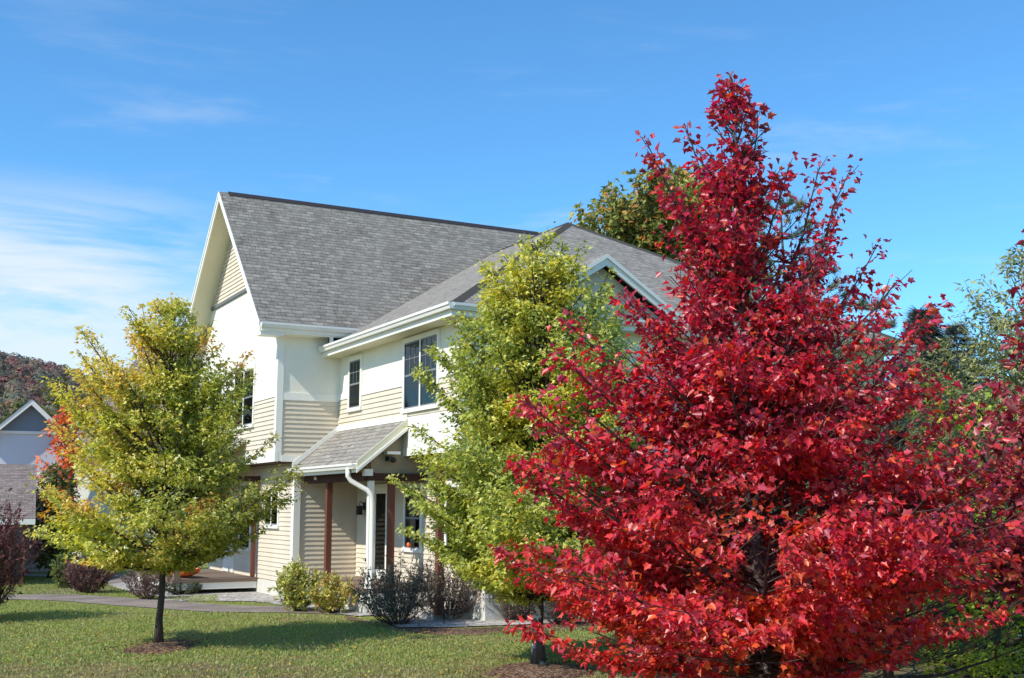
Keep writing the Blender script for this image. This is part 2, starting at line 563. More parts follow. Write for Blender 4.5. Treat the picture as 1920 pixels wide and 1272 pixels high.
# rake boards on the gable
s = MB()
for yy in (-0.4, y2):
    s.prism([(XR0, yy, ZE - 0.012), (XR0, PK, ZPK - 0.012), (XR0, PK, ZPK - 0.24), (XR0, yy, ZE - 0.24)], (0.035, 0, 0))
    s.prism([(XR0 - 0.022, yy, ZE - 0.006), (XR0 - 0.022, PK, ZPK - 0.006), (XR0 - 0.022, PK, ZPK - 0.09), (XR0 - 0.022, yy, ZE - 0.09)], (0.03, 0, 0))
s.build('rake_board', M['trim'], house)
# eave fascia + gutter of main roof
s = MB()
s.box(XR0 + 0.04, 2.0, -0.43, -0.39, ZE - 0.22, ZE - 0.03)
s.box(XR0 + 0.04, 2.2, -0.39, 0.0, ZE - 0.25, ZE - 0.215)
s.box(XR0 + 0.04, 0.0, -0.39, 0.0, ZE - 0.30, ZE - 0.25)
s.build('eave_fascia', M['trim'], house)
def gutter(p0, p1, wdt, side, name='gutter', h=0.12):
    """open K-ish gutter: profile swept from p0 to p1 (both level); side = outward unit vec"""
    p0 = Vector(p0); p1 = Vector(p1); side = Vector(side)
    prof = [(0, 0), (0, -h), (wdt * 0.65, -h), (wdt * 0.8, -h * 0.55), (wdt, -h * 0.4), (wdt, 0.0), (wdt - 0.012, 0.0), (wdt - 0.012, -0.02), (0.012, -0.02)]
    mb = MB()
    poly = [p0 + side * a + Vector((0, 0, b)) for a, b in prof]
    mb.prism(poly, p1 - p0)
    return mb.build(name, M['gutter'], house)
gutter((XR0 + 0.02, -0.432, ZE - 0.01), (1.86, -0.432, ZE - 0.01), 0.11, (0, -1, 0))
# ridge vents
s = MB()
s.prism([(XR0 + 0.25, PK - 0.12, ZPK - 0.095), (XR0 + 0.25, PK, ZPK + 0.035), (XR0 + 0.25, PK + 0.12, ZPK - 0.095), (XR0 + 0.25, PK, ZPK - 0.02)], (XR1 - XR0 - 0.4, 0, 0))
s.build('ridge_vent', M['ridge'], house)

# wing roof: hip
GX = 1.10; GX2 = 13.66; GY = -7.36; AX = 7.38; AY = -1.45; AZ = 9.70
yl = 0.0
ridge_hit = ((AZ - ZE) / SL - 0.4)
left = [(GX, GY, ZG), (AX, AY, AZ), (AX, ridge_hit, AZ)]
# valley down to the main eave
xv = GX + (ZE - ZG) / SW
left += [(xv, -0.4, ZE), (xv - 0.05, 0.0, ZE - 0.04), (GX, 0.0, ZG)]
front = [(GX, GY, ZG), (GX2, GY, ZG), (AX, AY, AZ)]
right = [(GX2, GY, ZG), (GX2, 0.3, ZG), (AX + 2, ridge_hit, AZ - 1.0), (AX, ridge_hit, AZ), (AX, AY, AZ)]
right = [(GX2, GY, ZG), (GX2, 3.0, ZG), (AX, 3.0, AZ), (AX, AY, AZ)]
# the left sheet is split so every face is flat
roofL = [[(GX, GY, ZG), (AX, AY, AZ), (AX, ridge_hit, AZ), (xv, -0.4, ZE), (GX, -0.4, ZG)], [(GX, -0.4, ZG), (xv, -0.4, ZE), (xv, 0, ZE), (GX, 0, ZG)]]
roof_part('roof', roofL + [front, right], M['shingle_lt'])
s = MB()
for p in roofL + [front]:
    s.prism([(a, b, c - 0.02) for a, b, c in p], (0, 0, -0.12))
s.build('roof_soffit', M['soffit'], house)
# flat boxed soffit + fascia of the wing
s = MB()
s.box(GX + 0.02, X1 + 0.02, GY + 0.02, 0.0, ZG - 0.24, ZG - 0.19)
s.box(X1 + 0.02, 13.2, GY + 0.02, YB + 0.05, ZG - 0.24, ZG - 0.19)
s.build('eave_soffit', M['soffit'], house)
s = MB()
s.box(GX - 0.005, GX + 0.03, GY - 0.0, 0.0, ZG - 0.25, ZG - 0.03)
s.box(GX + 0.03, GX2, GY - 0.005, GY + 0.03, ZG - 0.25, ZG - 0.03)
s.build('eave_fascia', M['trim'], house)
gutter((GX - 0.008, GY - 0.1, ZG + 0.0), (GX - 0.008, -0.05, ZG + 0.0), 0.12, (-1, 0, 0), h=0.13)
gutter((GX - 0.0, GY - 0.008, ZG - 0.01), (GX2, GY - 0.008, ZG - 0.01), 0.12, (0, -1, 0), h=0.13)
# hip caps
def cap(p, q, wd=0.13, mat='shingle'):
    p = Vector(p); q = Vector(q); d = (q - p).normalized(); sd = d.cross(Vector((0, 0, 1))).normalized()
    mb = MB()
    up = Vector((0, 0, 1))
    mb.prism([p + up * 0.03, p + sd * wd + up * (-0.055), p + sd * wd + up * (-0.075), p - sd * wd - up * 0.075, p - sd * wd - up * 0.055], q - p)
    return mb.build('hip_cap', M[mat], house)
cap((GX, GY, ZG), (AX, AY, AZ), 0.14, 'shingle_lt'); cap((GX2, GY, ZG), (AX, AY, AZ), 0.14, 'shingle_lt'); cap((AX, AY, AZ), (AX, ridge_hit, AZ), 0.10, 'ridge')

# cross gable on the wing front
DX, DZ, DY = 4.49, 7.36, -7.68
hwid = (DZ - ZG) / 0.62
yhit = GY + (DZ - ZG) / ((AZ - ZG) / (AY - GY))
dl = [(DX - hwid, DY, ZG), (DX, DY, DZ), (DX, yhit, DZ), (DX - hwid, GY, ZG)]
dr = [(DX + hwid, DY, ZG), (DX, DY, DZ), (DX, yhit, DZ), (DX + hwid, GY, ZG)]
roof_part('dormer_roof', [[dl[0], dl[1], dl[2], dl[3]], [dr[0], dr[1], dr[2], dr[3]]], M['shingle_lt'])
s = MB()
for sg in (-1, 1):
    s.prism([(DX, DY + 0.02, DZ - 0.02), (DX + sg * hwid, DY + 0.02, ZG - 0.02), (DX + sg * hwid, DY + 0.02, ZG - 0.22), (DX, DY + 0.02, DZ - 0.24)], (0, 0.05, 0))
    s.prism([(DX, DY - 0.02, DZ - 0.005), (DX + sg * hwid, DY - 0.02, ZG - 0.005), (DX + sg * hwid, DY - 0.02, ZG - 0.09), (DX, DY - 0.02, DZ - 0.09)], (0, 0.035, 0))
s.build('dormer_rake_board', M['trim'], house)
s = MB()
s.prism([(DX, DY + 0.3, DZ - 0.18), (DX + hwid - 0.2, DY + 0.3, ZG - 0.15), (DX - hwid + 0.2, DY + 0.3, ZG - 0.15)], (0, 1.6, 0))
s.build('dormer_wall', M['siding'], house)

# small bracket post where the two eaves cross
s = MB(); s.box(1.16, 1.24, -0.40, -0.33, ZG - 0.04, ZE - 0.24); s.build('eave_bracket', M['trim'], house)
s = MB(); s.box(1.25, 1.8, -0.32, -0.02, ZG + 0.02, ZE - 0.26); s.build('eave_gap_shade', M['darkroom'], house)  # solid near-black block painted as the shade between the two eaves

# ---- windows
def window(wall, c, a0, a1, z0, z1, out, units=2, grid=True, blinds=True, casing=0.085, meet=0.5, pumpkin=False):
    def bx(mb, u0, u1, w0, w1, d0, d1):
        lo, hi = c + out * d0, c + out * d1
        if wall == 'x': mb.box(lo, hi, u0, u1, w0, w1)
        else: mb.box(u0, u1, lo, hi, w0, w1)
    a0, a1 = min(a0, a1), max(a0, a1)
    cs = MB()
    bx(cs, a0 - casing, a1 + casing, z1, z1 + casing + 0.02, 0.0, 0.055)
    bx(cs, a0 - casing - 0.02, a1 + casing + 0.02, z0 - casing, z0, 0.0, 0.075)
    bx(cs, a0 - casing, a0, z0, z1, 0.0, 0.050)
    bx(cs, a1, a1 + casing, z0, z1, 0.0, 0.050)
    win = cs.build('window', M['trim'], house)
    uw = (a1 - a0) / units
    fr = MB(); pn = MB(); bl = MB()
    for k in range(units):
        b0 = a0 + uw * k; b1 = b0 + uw
        fw = 0.035
        zm = z0 + (z1 - z0) * meet
        bx(fr, b0, b0 + fw, z0, z1, 0.01, 0.045); bx(fr, b1 - fw, b1, z0, z1, 0.01, 0.045)
        bx(fr, b0 + fw, b1 - fw, z0, z0 + fw, 0.01, 0.044); bx(fr, b0 + fw, b1 - fw, z1 - fw, z1, 0.01, 0.044)
        bx(fr, b0 + fw, b1 - fw, zm - 0.022, zm + 0.022, 0.01, 0.048)
        if grid:
            for q in (1, 2):
                g = b0 + fw + (uw - 2 * fw) * q / 3
                bx(fr, g - 0.008, g + 0.008, zm + 0.022, z1 - fw, 0.036, 0.042)
            g = zm + (z1 - zm) * 0.5
            bx(fr, b0 + fw, b1 - fw, g - 0.008, g + 0.008, 0.036, 0.0415)
        bx(pn, b0 + fw, b1 - fw, z0 + fw, z1 - fw, 0.032, 0.035)
        n = max(6, int(uw / 0.045))
        ztop = z1 - fw - (0.28 if blinds else 0)
        if blinds:
            for q in range(n):
                g0 = b0 + fw + (uw - 2 * fw) * q / n; g1 = g0 + (uw - 2 * fw) / n * 0.93
                d0, d1 = c + out * 0.016, c + out * 0.028
                if wall == 'x': bl.face([(d0, g0, z0 + fw), (d1, g1, z0 + fw), (d1, g1, ztop), (d0, g0, ztop)])
                else: bl.face([(g0, d0, z0 + fw), (g1, d1, z0 + fw), (g1, d1, ztop), (g0, d0, ztop)])
    fr.build('sash', M['sash'], win)
    if units == 2:
        ml = MB(); bx(ml, a0 + uw - 0.03, a0 + uw + 0.03, z0, z1, 0.01, 0.052); ml.build('mullion', M['trim'], win)
    pn.build('pane', M['glass'], win)
    if blinds: bl.build('blind', M['blind'], win)
    bk = MB(); bx(bk, a0, a1, z0, z1, 0.0, 0.012 if (wall, c) else 0.012); bk.build('dark_room', M['darkroom'], win)
    return win
window('x', 0, 1.94, 3.70, 4.29, 5.73, -1, 2)
window('x', 0, 5.0, 6.3, 4.29, 5.73, -1, 2)
window('x', X1, -5.79, -4.12, 4.28, 5.72, -1, 2)
window('x', X1, -1.50, -0.80, 4.54, 5.68, -1, 1)
window('x', G1, 1.20, 2.25, 1.74, 2.55, -1, 2, grid=False)
window('x', G1, 3.60, 4.55, 1.10, 2.75, -1, 1, grid=False)
window('x', G1, 6.4, 7.2, 1.10, 2.75, -1, 1)
wp = window('x', XF, -3.86, -3.05, 1.29, 2.60, -1, 1, grid=False, blinds=False)
window('x', XF, -6.4, -5.2, 1.2, 2.6, -1, 2)
for a in (3.4, 7.0, 10.2):
    window('y', YB, a, a + 1.6, 4.28, 5.72, -1, 2)
    window('y', YB + 0.02, a, a + 1.6, 1.2, 2.6, -1, 2)

# ---- front door
d = MB(); d.box(XF - 0.06, XF - 0.0, -2.12, -2.02, 0.52, 2.72); d.box(XF - 0.06, XF, -1.22, -1.12, 0.52, 2.72); d.box(XF - 0.06, XF, -2.02, -1.22, 2.62, 2.72)
door = d.build('door', M['trim'], house)
d = MB(); d.box(XF - 0.045, XF - 0.01, -2.02, -1.92, 0.54, 2.62); d.box(XF - 0.045, XF - 0.01, -1.32, -1.22, 0.54, 2.62)
d.box(XF - 0.044, XF - 0.01, -1.92, -1.32, 2.50, 2.62); d.box(XF - 0.044, XF - 0.01, -1.92, -1.32, 0.54, 0.74)
d.build('frame', M['trim'], door)
d = MB(); d.box(XF - 0.036, XF - 0.032, -1.92, -1.32, 0.74, 2.50); d.build('pane', M['doorglass'], door)
d = MB(); d.box(XF - 0.026, XF - 0.022, -1.92, -1.32, 0.74, 2.50); d.build('dark_room', M['darkroom'], door)
d = MB(); d.tube([(XF - 0.05, -1.96, 1.5), (XF - 0.10, -1.96, 1.5), (XF - 0.10, -1.96, 1.65), (XF - 0.05, -1.96, 1.65)], 0.008, 6); d.build('handle', M['black'], door)
# gable side door under the deck roof
d = MB(); d.box(G1 - 0.06, G1, 5.05, 5.15, 0.4, 2.6); d.box(G1 - 0.06, G1, 6.0, 6.1, 0.4, 2.6); d.box(G1 - 0.06, G1, 5.15, 6.0, 2.5, 2.6)
door2 = d.build('door', M['trim'], house)
d = MB(); d.box(G1 - 0.04, G1 - 0.02, 5.15, 6.0, 0.4, 2.5); d.build('panel', M['trim'], door2)

# wall lantern next to the door
l = MB()
l.box(XF - 0.05, XF - 0.02, -0.62, -0.50, 2.12, 2.30)
l.tube([(XF - 0.04, -0.56, 2.26), (XF - 0.14, -0.56, 2.32), (XF - 0.16, -0.56, 2.24)], 0.012, 6)
l.prism([(XF - 0.22, -0.62, 2.00), (XF - 0.22, -0.50, 2.00), (XF - 0.10, -0.50, 2.00), (XF - 0.10, -0.62, 2.00)], (0, 0, 0.22))
l.build('wall_lantern', M['black'], house)
# porch ceiling lamp under gutter
l = MB(); uvsphere(l, (0.72, -0.9, 2.86), 0.07, 0.07, 0.05); l.build('porch_lamp', M['trim'], house, True)

# ---- entrance porch
PE = 0.42; PZ = 3.10; PY = -4.32; PS = (4.04 - PZ) / (X1 - PE)
pr = [(PE, PY, PZ), (PE, 0.0, PZ), (X1 - 0.03, 0.0, 4.04), (X1 - 0.03, PY, 4.04)]
roof_part('porch_roof', [pr], M['shingle_lt'])
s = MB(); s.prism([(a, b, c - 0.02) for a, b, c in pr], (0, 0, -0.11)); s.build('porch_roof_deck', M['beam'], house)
s = MB()   # rake board facing the lawn: wide flashing band + white edge
s.prism([(PE - 0.03, PY, PZ + 0.045), (X1 + 0.06, PY, 4.04 + 0.115), (X1 + 0.06, PY, 4.04 - 0.12), (PE - 0.03, PY, PZ - 0.18)], (0, -0.03, 0))
s.build('porch_rake_board', M['soffit'], house)
s = MB()
s.prism([(PE - 0.05, PY - 0.032, PZ - 0.13), (X1 + 0.06, PY - 0.032, 4.04 - 0.06), (X1 + 0.06, PY - 0.032, 4.04 - 0.13), (PE - 0.05, PY - 0.032, PZ - 0.205)], (0, -0.03, 0))
s.build('porch_rake_board', M['trim'], house)
s = MB(); s.prism([(PE - 0.03, -0.052, PZ + 0.01), (X1, -0.052, 4.06), (X1, -0.052, 4.20), (PE - 0.03, -0.052, PZ + 0.15)], (0, -0.02, 0)); s.build('step_flashing', M['trim'], house)
s = MB(); s.box(X1 - 0.06, X1 - 0.036, PY, -0.06, 4.03, 4.16); s.build('step_flashing', M['trim'], house)
s = MB(); s.box(PE - 0.02, PE + 0.015, PY, 0.0, PZ - 0.19, PZ - 0.02); s.build('porch_fascia', M['trim'], house)
gutter((PE - 0.022, PY + 0.01, PZ + 0.0), (PE - 0.022, -0.02, PZ + 0.0), 0.115, (-1, 0, 0))
# beams
s = MB()
s.box(0.70, 0.86, PY + 0.15, -0.06, 2.74, 2.92)
s.build('porch_beam', M['beam'], house)
s = MB(); s.box(0.62, XF, PY + 0.16, PY + 0.30, 2.74, 2.90); s.build('porch_beam', M['beam'], house)
s = MB(); s.prism([(0.80, PY + 0.22, 2.90), (XF, PY + 0.22, 2.90), (XF, PY + 0.22, 3.26), (1.55, PY + 0.22, 3.85), (0.80, PY + 0.22, 3.25)], (0, 0.05, 0)); s.build('porch_gable_panel', M['infill'], house)
s = MB(); s.box(0.58, 0.76, PY - 0.0, PY + 0.16, 2.84, 2.98); s.build('rafter_tail', M['trim'], house)
s = MB(); s.box(1.08, 1.38, PY - 0.0, PY + 0.2, 3.30, 3.36); s.build('rafter_tail', M['trim'], house)
# security light
l = MB(); l.box(1.12, 1.20, PY + 0.02, PY + 0.22, 3.16, 3.26); uvsphere(l, (1.24, PY + 0.06, 3.18), 0.07, 0.08, 0.06)
l.build('security_light', M['black'], house)
# porch floor and steps
s = MB(); s.box(0.62, XF, PY + 0.1, -0.02, 0.40, 0.50)
s.build('porch_floor', M['deckwood'], house)
s = MB(); s.box(0.66, XF, PY + 0.14, -0.04, 0.0, 0.40); s.build('porch_skirt', M['trim'], house)
s = MB(); s.box(1.4, 2.6, PY - 0.25, PY + 0.08, 0.0, 0.27); s.build('porch_step', M['concrete'], house)
s = MB(); s.box(X1 - 0.3, XF, YB + 0.6, PY - 0.3, 0.0, 0.12); s.build('porch_pad', M['concrete'], house)
def post(x, y, z0, z1, w=0.13, mat='post'):
    p = MB(); h = w / 2
    p.box(x - h, x + h, y - h, y + h, z0, z1)
    p.box(x - h - 0.02, x + h + 0.02, y - h - 0.02, y + h + 0.02, z0, z0 + 0.12)
    return p.build('porch_post', M[mat], house)
post(0.78, -1.60, 0.50, 2.74); post(1.27, -4.10, 0.50, 2.74); post(1.36, -6.35, 0.12, ZF - 0.03); post(0.80, -4.10, 0.50, 2.74, 0.12, 'trim')
# downspout with gooseneck
s = MB()
s.tube([(PE - 0.08, -3.95, PZ - 0.10), (PE - 0.08, -3.95, PZ - 0.26), (PE - 0.02, -3.97, PZ - 0.36), (PE + 0.28, -4.16, PZ - 0.56), (PE + 0.36, -4.20, PZ - 0.66), (PE + 0.38, -4.21, PZ - 0.85), (PE + 0.38, -4.21, 0.30), (PE + 0.30, -4.3, 0.20)], 0.052, 10)
s.build('downspout', M['gutter'], house, True)

# ---- side deck with shed roof (left of the gable)
DXL = -1.66; DY0, DY1 = 2.80, 7.4; DZT = 0.38
s = MB()
nb = 12
for k in range(nb):
    xa = DXL + (G1 - DXL) * k / nb
    s.box(xa, xa + (G1 - DXL) / nb - 0.008, DY0, DY1, DZT - 0.03, DZT)
s.build('deck_boards', M['deckwood'], house)
s = MB(); s.box(DXL - 0.02, G1 - 0.04, DY0 - 0.03, DY0, DZT - 0.095, DZT - 0.002); s.box(DXL - 0.05, DXL - 0.02, DY0 - 0.03, DY1, DZT - 0.095, DZT - 0.002); s.build('deck_edge', M['deckwood'], house)
s = MB(); s.box(DXL + 0.02, G1 - 0.04, DY0 + 0.0, DY0 + 0.04, 0.12, DZT - 0.035); s.box(DXL + 0.02, DXL + 0.05, DY0 + 0.04, DY1, 0.12, DZT - 0.035)
s.box(DXL, DXL + 0.16, DY0 + 0.05, DY0 + 0.2, 0, 0.14); s.box(DXL, DXL + 0.16, DY1 - 0.2, DY1, 0, 0.14)
s.build('deck_fascia', M['trim'], house)
def dpost(x, y, w=0.13, mat='deckwood'):
    p = MB(); h = w / 2; p.box(x - h, x + h, y - h, y + h, DZT, 2.86); return p.build('deck_post', M[mat], house)
dpost(DXL + 0.08, DY0 + 0.1, 0.15); dpost(DXL + 0.08, 5.1); dpost(DXL + 0.08, DY1 - 0.1); dpost(G1 - 0.14, DY0 + 0.08, 0.10, 'post')
s = MB(); s.box(DXL, DXL + 0.14, DY0, DY1, 2.86, 3.0); s.box(DXL + 0.14, G1, DY0 + 0.02, DY0 + 0.14, 2.86, 2.99); s.build('deck_beam', M['beam'], house)
dr_ = [(DXL - 0.35, DY0 - 0.3, 3.0), (DXL - 0.35, DY1 + 0.3, 3.0), (-0.05, DY1 + 0.3, 3.95), (-0.05, DY0 - 0.3, 3.95)]
roof_part('deck_roof', [dr_], M['shingle_lt'])
s = MB(); s.prism([(a, b, c - 0.02) for a, b, c in dr_], (0, 0, -0.12)); s.build('deck_roof_soffit', M['soffit'], house)

# orange boat-shaped kayak on the deck
c = hw(-1.25, 3.9, DZT)
kay = empty('kayak', c, TH + R(100)); tag(kay, 'orange kayak lying on the wooden side deck behind the yellow-green maple trunk', 'kayak')
k = MB()
L_ = 1.1
ring = []
pts = []
for i in range(13):
    t_ = -1 + 2 * i / 12; wd = 0.30 * (1 - t_ ** 2) ** 0.6 + 0.01; pts.append((t_ * L_, wd, 0.16 + 0.10 * t_ * t_))
n_ = 10
for i in range(12):
    for j in range(n_):
        def P(i, j):
            x, wd, zc = pts[i]; a = 2 * math.pi * j / n_; return (x, wd * math.cos(a), zc + 0.16 * (wd / 0.31) * math.sin(a))
        k.face([P(i, j), P(i, j + 1), P(i + 1, j + 1), P(i + 1, j)])
k.build('hull', M['orange'], kay, True)
k = MB(); k.tube([(0.35 * math.cos(a), 0.19 * math.sin(a), 0.31) for a in [2 * math.pi * q / 16 for q in range(17)]], 0.02, 6); k.build('cockpit_rim', M['black'], kay, True)

# pumpkin decoration at the window
pk = empty('pumpkin', hw(XF - 0.13, -3.5, 1.30))
tag(pk, 'small orange pumpkin on the sill of the narrow porch window', 'pumpkin')
k = MB()
for i in range(16):
    for j in range(8):
        def P(i, j):
            a = 2 * math.pi * i / 16; t_ = math.pi * j / 8; r = 0.075 * math.sin(t_) * (0.88 + 0.12 * abs(math.cos(a * 4)))
            return (r * math.cos(a) * 0.8, r * math.sin(a), 0.065 + 0.065 * math.cos(t_))
        k.face([P(i, j), P(i, j + 1), P(i + 1, j + 1), P(i + 1, j)])
k.build('body', M['orange'], pk, True)
k = MB(); k.tube([(0, 0, 0.12), (0.004, 0.005, 0.15), (0.015, 0.01, 0.165)], [0.012, 0.009, 0.007], 6); k.build('stalk', M['twig'], pk)

# garden lights by the gable corner
for i, (px, py, h, lab) in enumerate(((517, 1112, 0.42, 'taller black garden light on a stake by the house corner'), (527, 1118, 0.34, 'shorter black garden light on a stake beside the yellow bush'))):
    g = empty('garden_light', gnd(px, py)); tag(g, lab, 'garden light', 'garden lights by the house corner')
    k = MB(); k.tube([(0, 0, 0), (0, 0, h - 0.1)], 0.010, 6); k.build('stake', M['black'], g)
    k = MB(); k.prism([(-0.05, -0.05, h - 0.1), (0.05, -0.05, h - 0.1), (0.05, 0.05, h - 0.1), (-0.05, 0.05, h - 0.1)], (0, 0, 0.14)); k.prism([(-0.07, -0.07, h + 0.04), (0.07, -0.07, h + 0.04), (0.07, 0.07, h + 0.04), (-0.07, 0.07, h + 0.04)], (0, 0, 0.025)); k.build('lamp_head', M['black'], g)

# ================================================================== GROUND
def sheet(name, pts, z, mat, label=None, cat=None, kind='structure'):
    mb = MB(); mb.face([(p[0], p[1], z) for p in pts])
    o = mb.build(name, mat)
    return tag(o, label, cat, None, kind)

# ground: fine grid near, long skirts far
g = MB()
xs = [-1500, -500, -150, -60] + list(range(-40, 41, 4)) + [60, 150, 500, 1500]
ys = [-300, -60, -10] + list(range(0, 61, 4)) + [90, 160, 400, 900, 1900]
for i in range(len(xs) - 1):
    for j in range(len(ys) - 1):
        g.face([(xs[i], ys[j], 0), (xs[i + 1], ys[j], 0), (xs[i + 1], ys[j + 1], 0), (xs[i], ys[j + 1], 0)])
tag(g.build('lawn', M['lawn']), kind='structure')

def smooth_poly(pts, n=6, jit=0.0, seed=1):
    rnd = random.Random(seed)
    out = []
    m = len(pts)
    for i in range(m):
        p0, p1, p2, p3 = [Vector(pts[(i + k - 1) % m]) for k in range(4)]
        for q in range(n):
            t = q / n
            v = 0.5 * ((2 * p1) + (-p0 + p2) * t + (2 * p0 - 5 * p1 + 4 * p2 - p3) * t * t + (-p0 + 3 * p1 - 3 * p2 + p3) * t ** 3)
            out.append(v + Vector((rnd.uniform(-jit, jit), rnd.uniform(-jit, jit), 0)))
    return out

def strip(name, line, width, z, mat, seed=2, jit=0.04):
    rnd = random.Random(seed)
    P = [Vector(p) for p in line]
    fine = []
    for i in range(len(P) - 1):
        p0 = P[max(0, i - 1)]; p1 = P[i]; p2 = P[i + 1]; p3 = P[min(len(P) - 1, i + 2)]
        for q in range(8):
            t = q / 8
            fine.append(0.5 * ((2 * p1) + (-p0 + p2) * t + (2 * p0 - 5 * p1 + 4 * p2 - p3) * t * t + (-p0 + 3 * p1 - 3 * p2 + p3) * t ** 3))
    fine.append(P[-1])
    mb = MB(); L = []; Rr = []
    for i, p in enumerate(fine):
        d = (fine[min(i + 1, len(fine) - 1)] - fine[max(i - 1, 0)]); d.z = 0; d.normalize(); s_ = Vector((-d.y, d.x, 0))
        w_ = width / 2 + rnd.uniform(-jit, jit)
        L.append(p + s_ * w_); Rr.append(p - s_ * w_)
    for i in range(len(fine) - 1):
        mb.face([(*L[i][:2], z), (*Rr[i][:2], z), (*Rr[i + 1][:2], z), (*L[i + 1][:2], z)])
    return tag(mb.build(name, mat), kind='structure')

path_line = [Vector((-26, 27.0, 0)), gnd(-120, 1122), gnd(100, 1121), gnd(260, 1131), gnd(420, 1142), gnd(570, 1144), Vector((-1.9, 24.5, 0))]
strip('path', path_line, 1.5, 0.012, M['path'])
strip('path', [gnd(60, 1122), gnd(150, 1108), gnd(215, 1098), gnd(240, 1080)], 1.3, 0.008, M['path'], 5)
strip('path', [atd(-60, 40), atd(40, 38.5), atd(140, 38), atd(240, 38)], 0.9, 0.010, M['concrete'], 6)
strip('path', [(-14, 14.95, 0), (-9, 14.9, 0), (-5.6, 14.7, 0), (-3.0, 13.9, 0)], 0.9, 0.012, M['concrete'], 7)
sheet('gravel_bed', smooth_poly([gnd(310, 1127), gnd(400, 1128), gnd(490, 1130), gnd(545, 1139), hw(0.1, -0.3), hw(0.8, 0.3), hw(0.8, 7.6), hw(-2.3, 7.8), hw(-2.2, 2.4)], 5, 0.08, 3), 0.016, M['gravel'])
sheet('gravel_bed', smooth_poly([hw(0.1, -0.5), hw(0.2, -4.5), hw(1.2, -5.0), hw(0.9, -7.6), hw(13, -8.6), hw(13, -6.9), hw(2.2, -6.9), hw(2.0, -0.1)], 5, 0.06, 4), 0.020, M['gravel'])
sheet('mulch_bed', smooth_poly([hw(0.1, -4.6), gnd(690, 1172), gnd(790, 1188), gnd(900, 1192), gnd(1010, 1186), gnd(1200, 1180), hw(9, -11.5), hw(9, -8.3), hw(1.0, -7.9)], 5, 0.08, 5), 0.008, M['mulch'])

# ================================================================== VEGETATION
def hash_noise(P, seed, scale):
    """cheap smooth value noise on (n,3)"""
    Q = P * scale + seed * 17.13
    return (np.sin(Q[:, 0] * 1.7 + 1.3 * np.sin(Q[:, 1] * 1.1 + seed)) + np.sin(Q[:, 1] * 1.9 + 1.1 * np.sin(Q[:, 2] * 1.3 + 2 * seed)) + np.sin(Q[:, 2] * 2.1 + 1.2 * np.sin(Q[:, 0] * 0.9 + 3 * seed))) / 3.0

MAPLE_V = np.array([(0, 0, 0), (0.36, 0.04, 0.10), (0.33, 0.27, 0.10), (0.50, 0.55, 0.17), (0.22, 0.63, 0.04), (0, 1.0, -0.22),
                    (-0.36, 0.04, 0.10), (-0.33, 0.27, 0.10), (-0.50, 0.55, 0.17), (-0.22, 0.63, 0.04)], dtype=np.float32)
MAPLE_F = [[0, 1, 2, 3, 4, 5], [0, 5, 9, 8, 7, 6]]
MID_V = np.array([(0, 0, 0), (0.42, 0.38, 0.09), (0.14, 0.52, 0.02), (0, 1.0, -0.08), (-0.42, 0.38, 0.09), (-0.14, 0.52, 0.02)], dtype=np.float32)
MID_F = [[0, 1, 2, 3], [0, 3, 5, 4]]
OVAL_V = np.array([(0, 0, 0), (0.22, 0.4, 0.05), (0, 1.0, -0.05), (-0.22, 0.4, 0.05)], dtype=np.float32)
OVAL_F = [[0, 1, 2], [0, 2, 3]]
NEEDLE_V = np.array([(-0.035, 0, 0), (0.035, 0, 0), (0, 1, 0)], dtype=np.float32)
NEEDLE_F = [[0, 1, 2]]

def leaf_mesh(name, pos, dirs, nrm, size, cols, mat, parent, shape='maple'):
    TV, TF = {'maple': (MAPLE_V, MAPLE_F), 'mid': (MID_V, MID_F), 'oval': (OVAL_V, OVAL_F), 'needle': (NEEDLE_V, NEEDLE_F)}[shape]
    n = len(pos)
    y = dirs / np.maximum(np.linalg.norm(dirs, axis=1, keepdims=True), 1e-6)
    z = nrm - y * np.sum(nrm * y, axis=1, keepdims=True)
    z /= np.maximum(np.linalg.norm(z, axis=1, keepdims=True), 1e-6)
    x = np.cross(y, z)
    k = len(TV)
    T = TV
    lr = np.random.RandomState(n % 9973)
    wf = lr.uniform(0.6, 1.08, n)[:, None, None] if shape != 'needle' else np.ones((n, 1, 1))
    cf_ = lr.uniform(0.2, 2.0, n)[:, None, None] * lr.choice([1, 1, 1, -0.6], n)[:, None, None]
    tw = lr.normal(0, 0.18, n)[:, None, None]      # sideways twist of the tip
    V = (pos[:, None, :] + size[:, None, None] * ((T[None, :, 0:1] * wf + tw * T[None, :, 1:2] ** 2) * x[:, None, :] + T[None, :, 1:2] * y[:, None, :] + (T[None, :, 2:3] * cf_ - tw * T[None, :, 0:1] * T[None, :, 1:2]) * z[:, None, :])).reshape(-1, 3)
    nf = len(TF)
    lens = [len(f) for f in TF]
    idx = np.concatenate([np.array(f) for f in TF])
    L = (idx[None, :] + (np.arange(n) * k)[:, None]).ravel()
    ltot = np.tile(np.array(lens), n)
    lstart = np.concatenate([[0], np.cumsum(ltot)[:-1]])
    me = bpy.data.meshes.new(name)
    me.vertices.add(n * k); me.vertices.foreach_set('co', V.astype(np.float32).ravel())
    me.loops.add(len(L)); me.loops.foreach_set('vertex_index', L.astype(np.int32))
    me.polygons.add(n * nf); me.polygons.foreach_set('loop_start', lstart.astype(np.int32)); me.polygons.foreach_set('loop_total', ltot.astype(np.int32))
    me.update(calc_edges=True)
    at = me.attributes.new('col', 'FLOAT_COLOR', 'POINT')
    C = np.ones((n, k, 4), dtype=np.float32); C[:, :, :3] = cols[:, None, :]
    at.data.foreach_set('color', C.ravel())
    me.materials.append(mat)
    o = bpy.data.objects.new(name, me); COL.objects.link(o)
    if parent: o.parent = parent
    return o

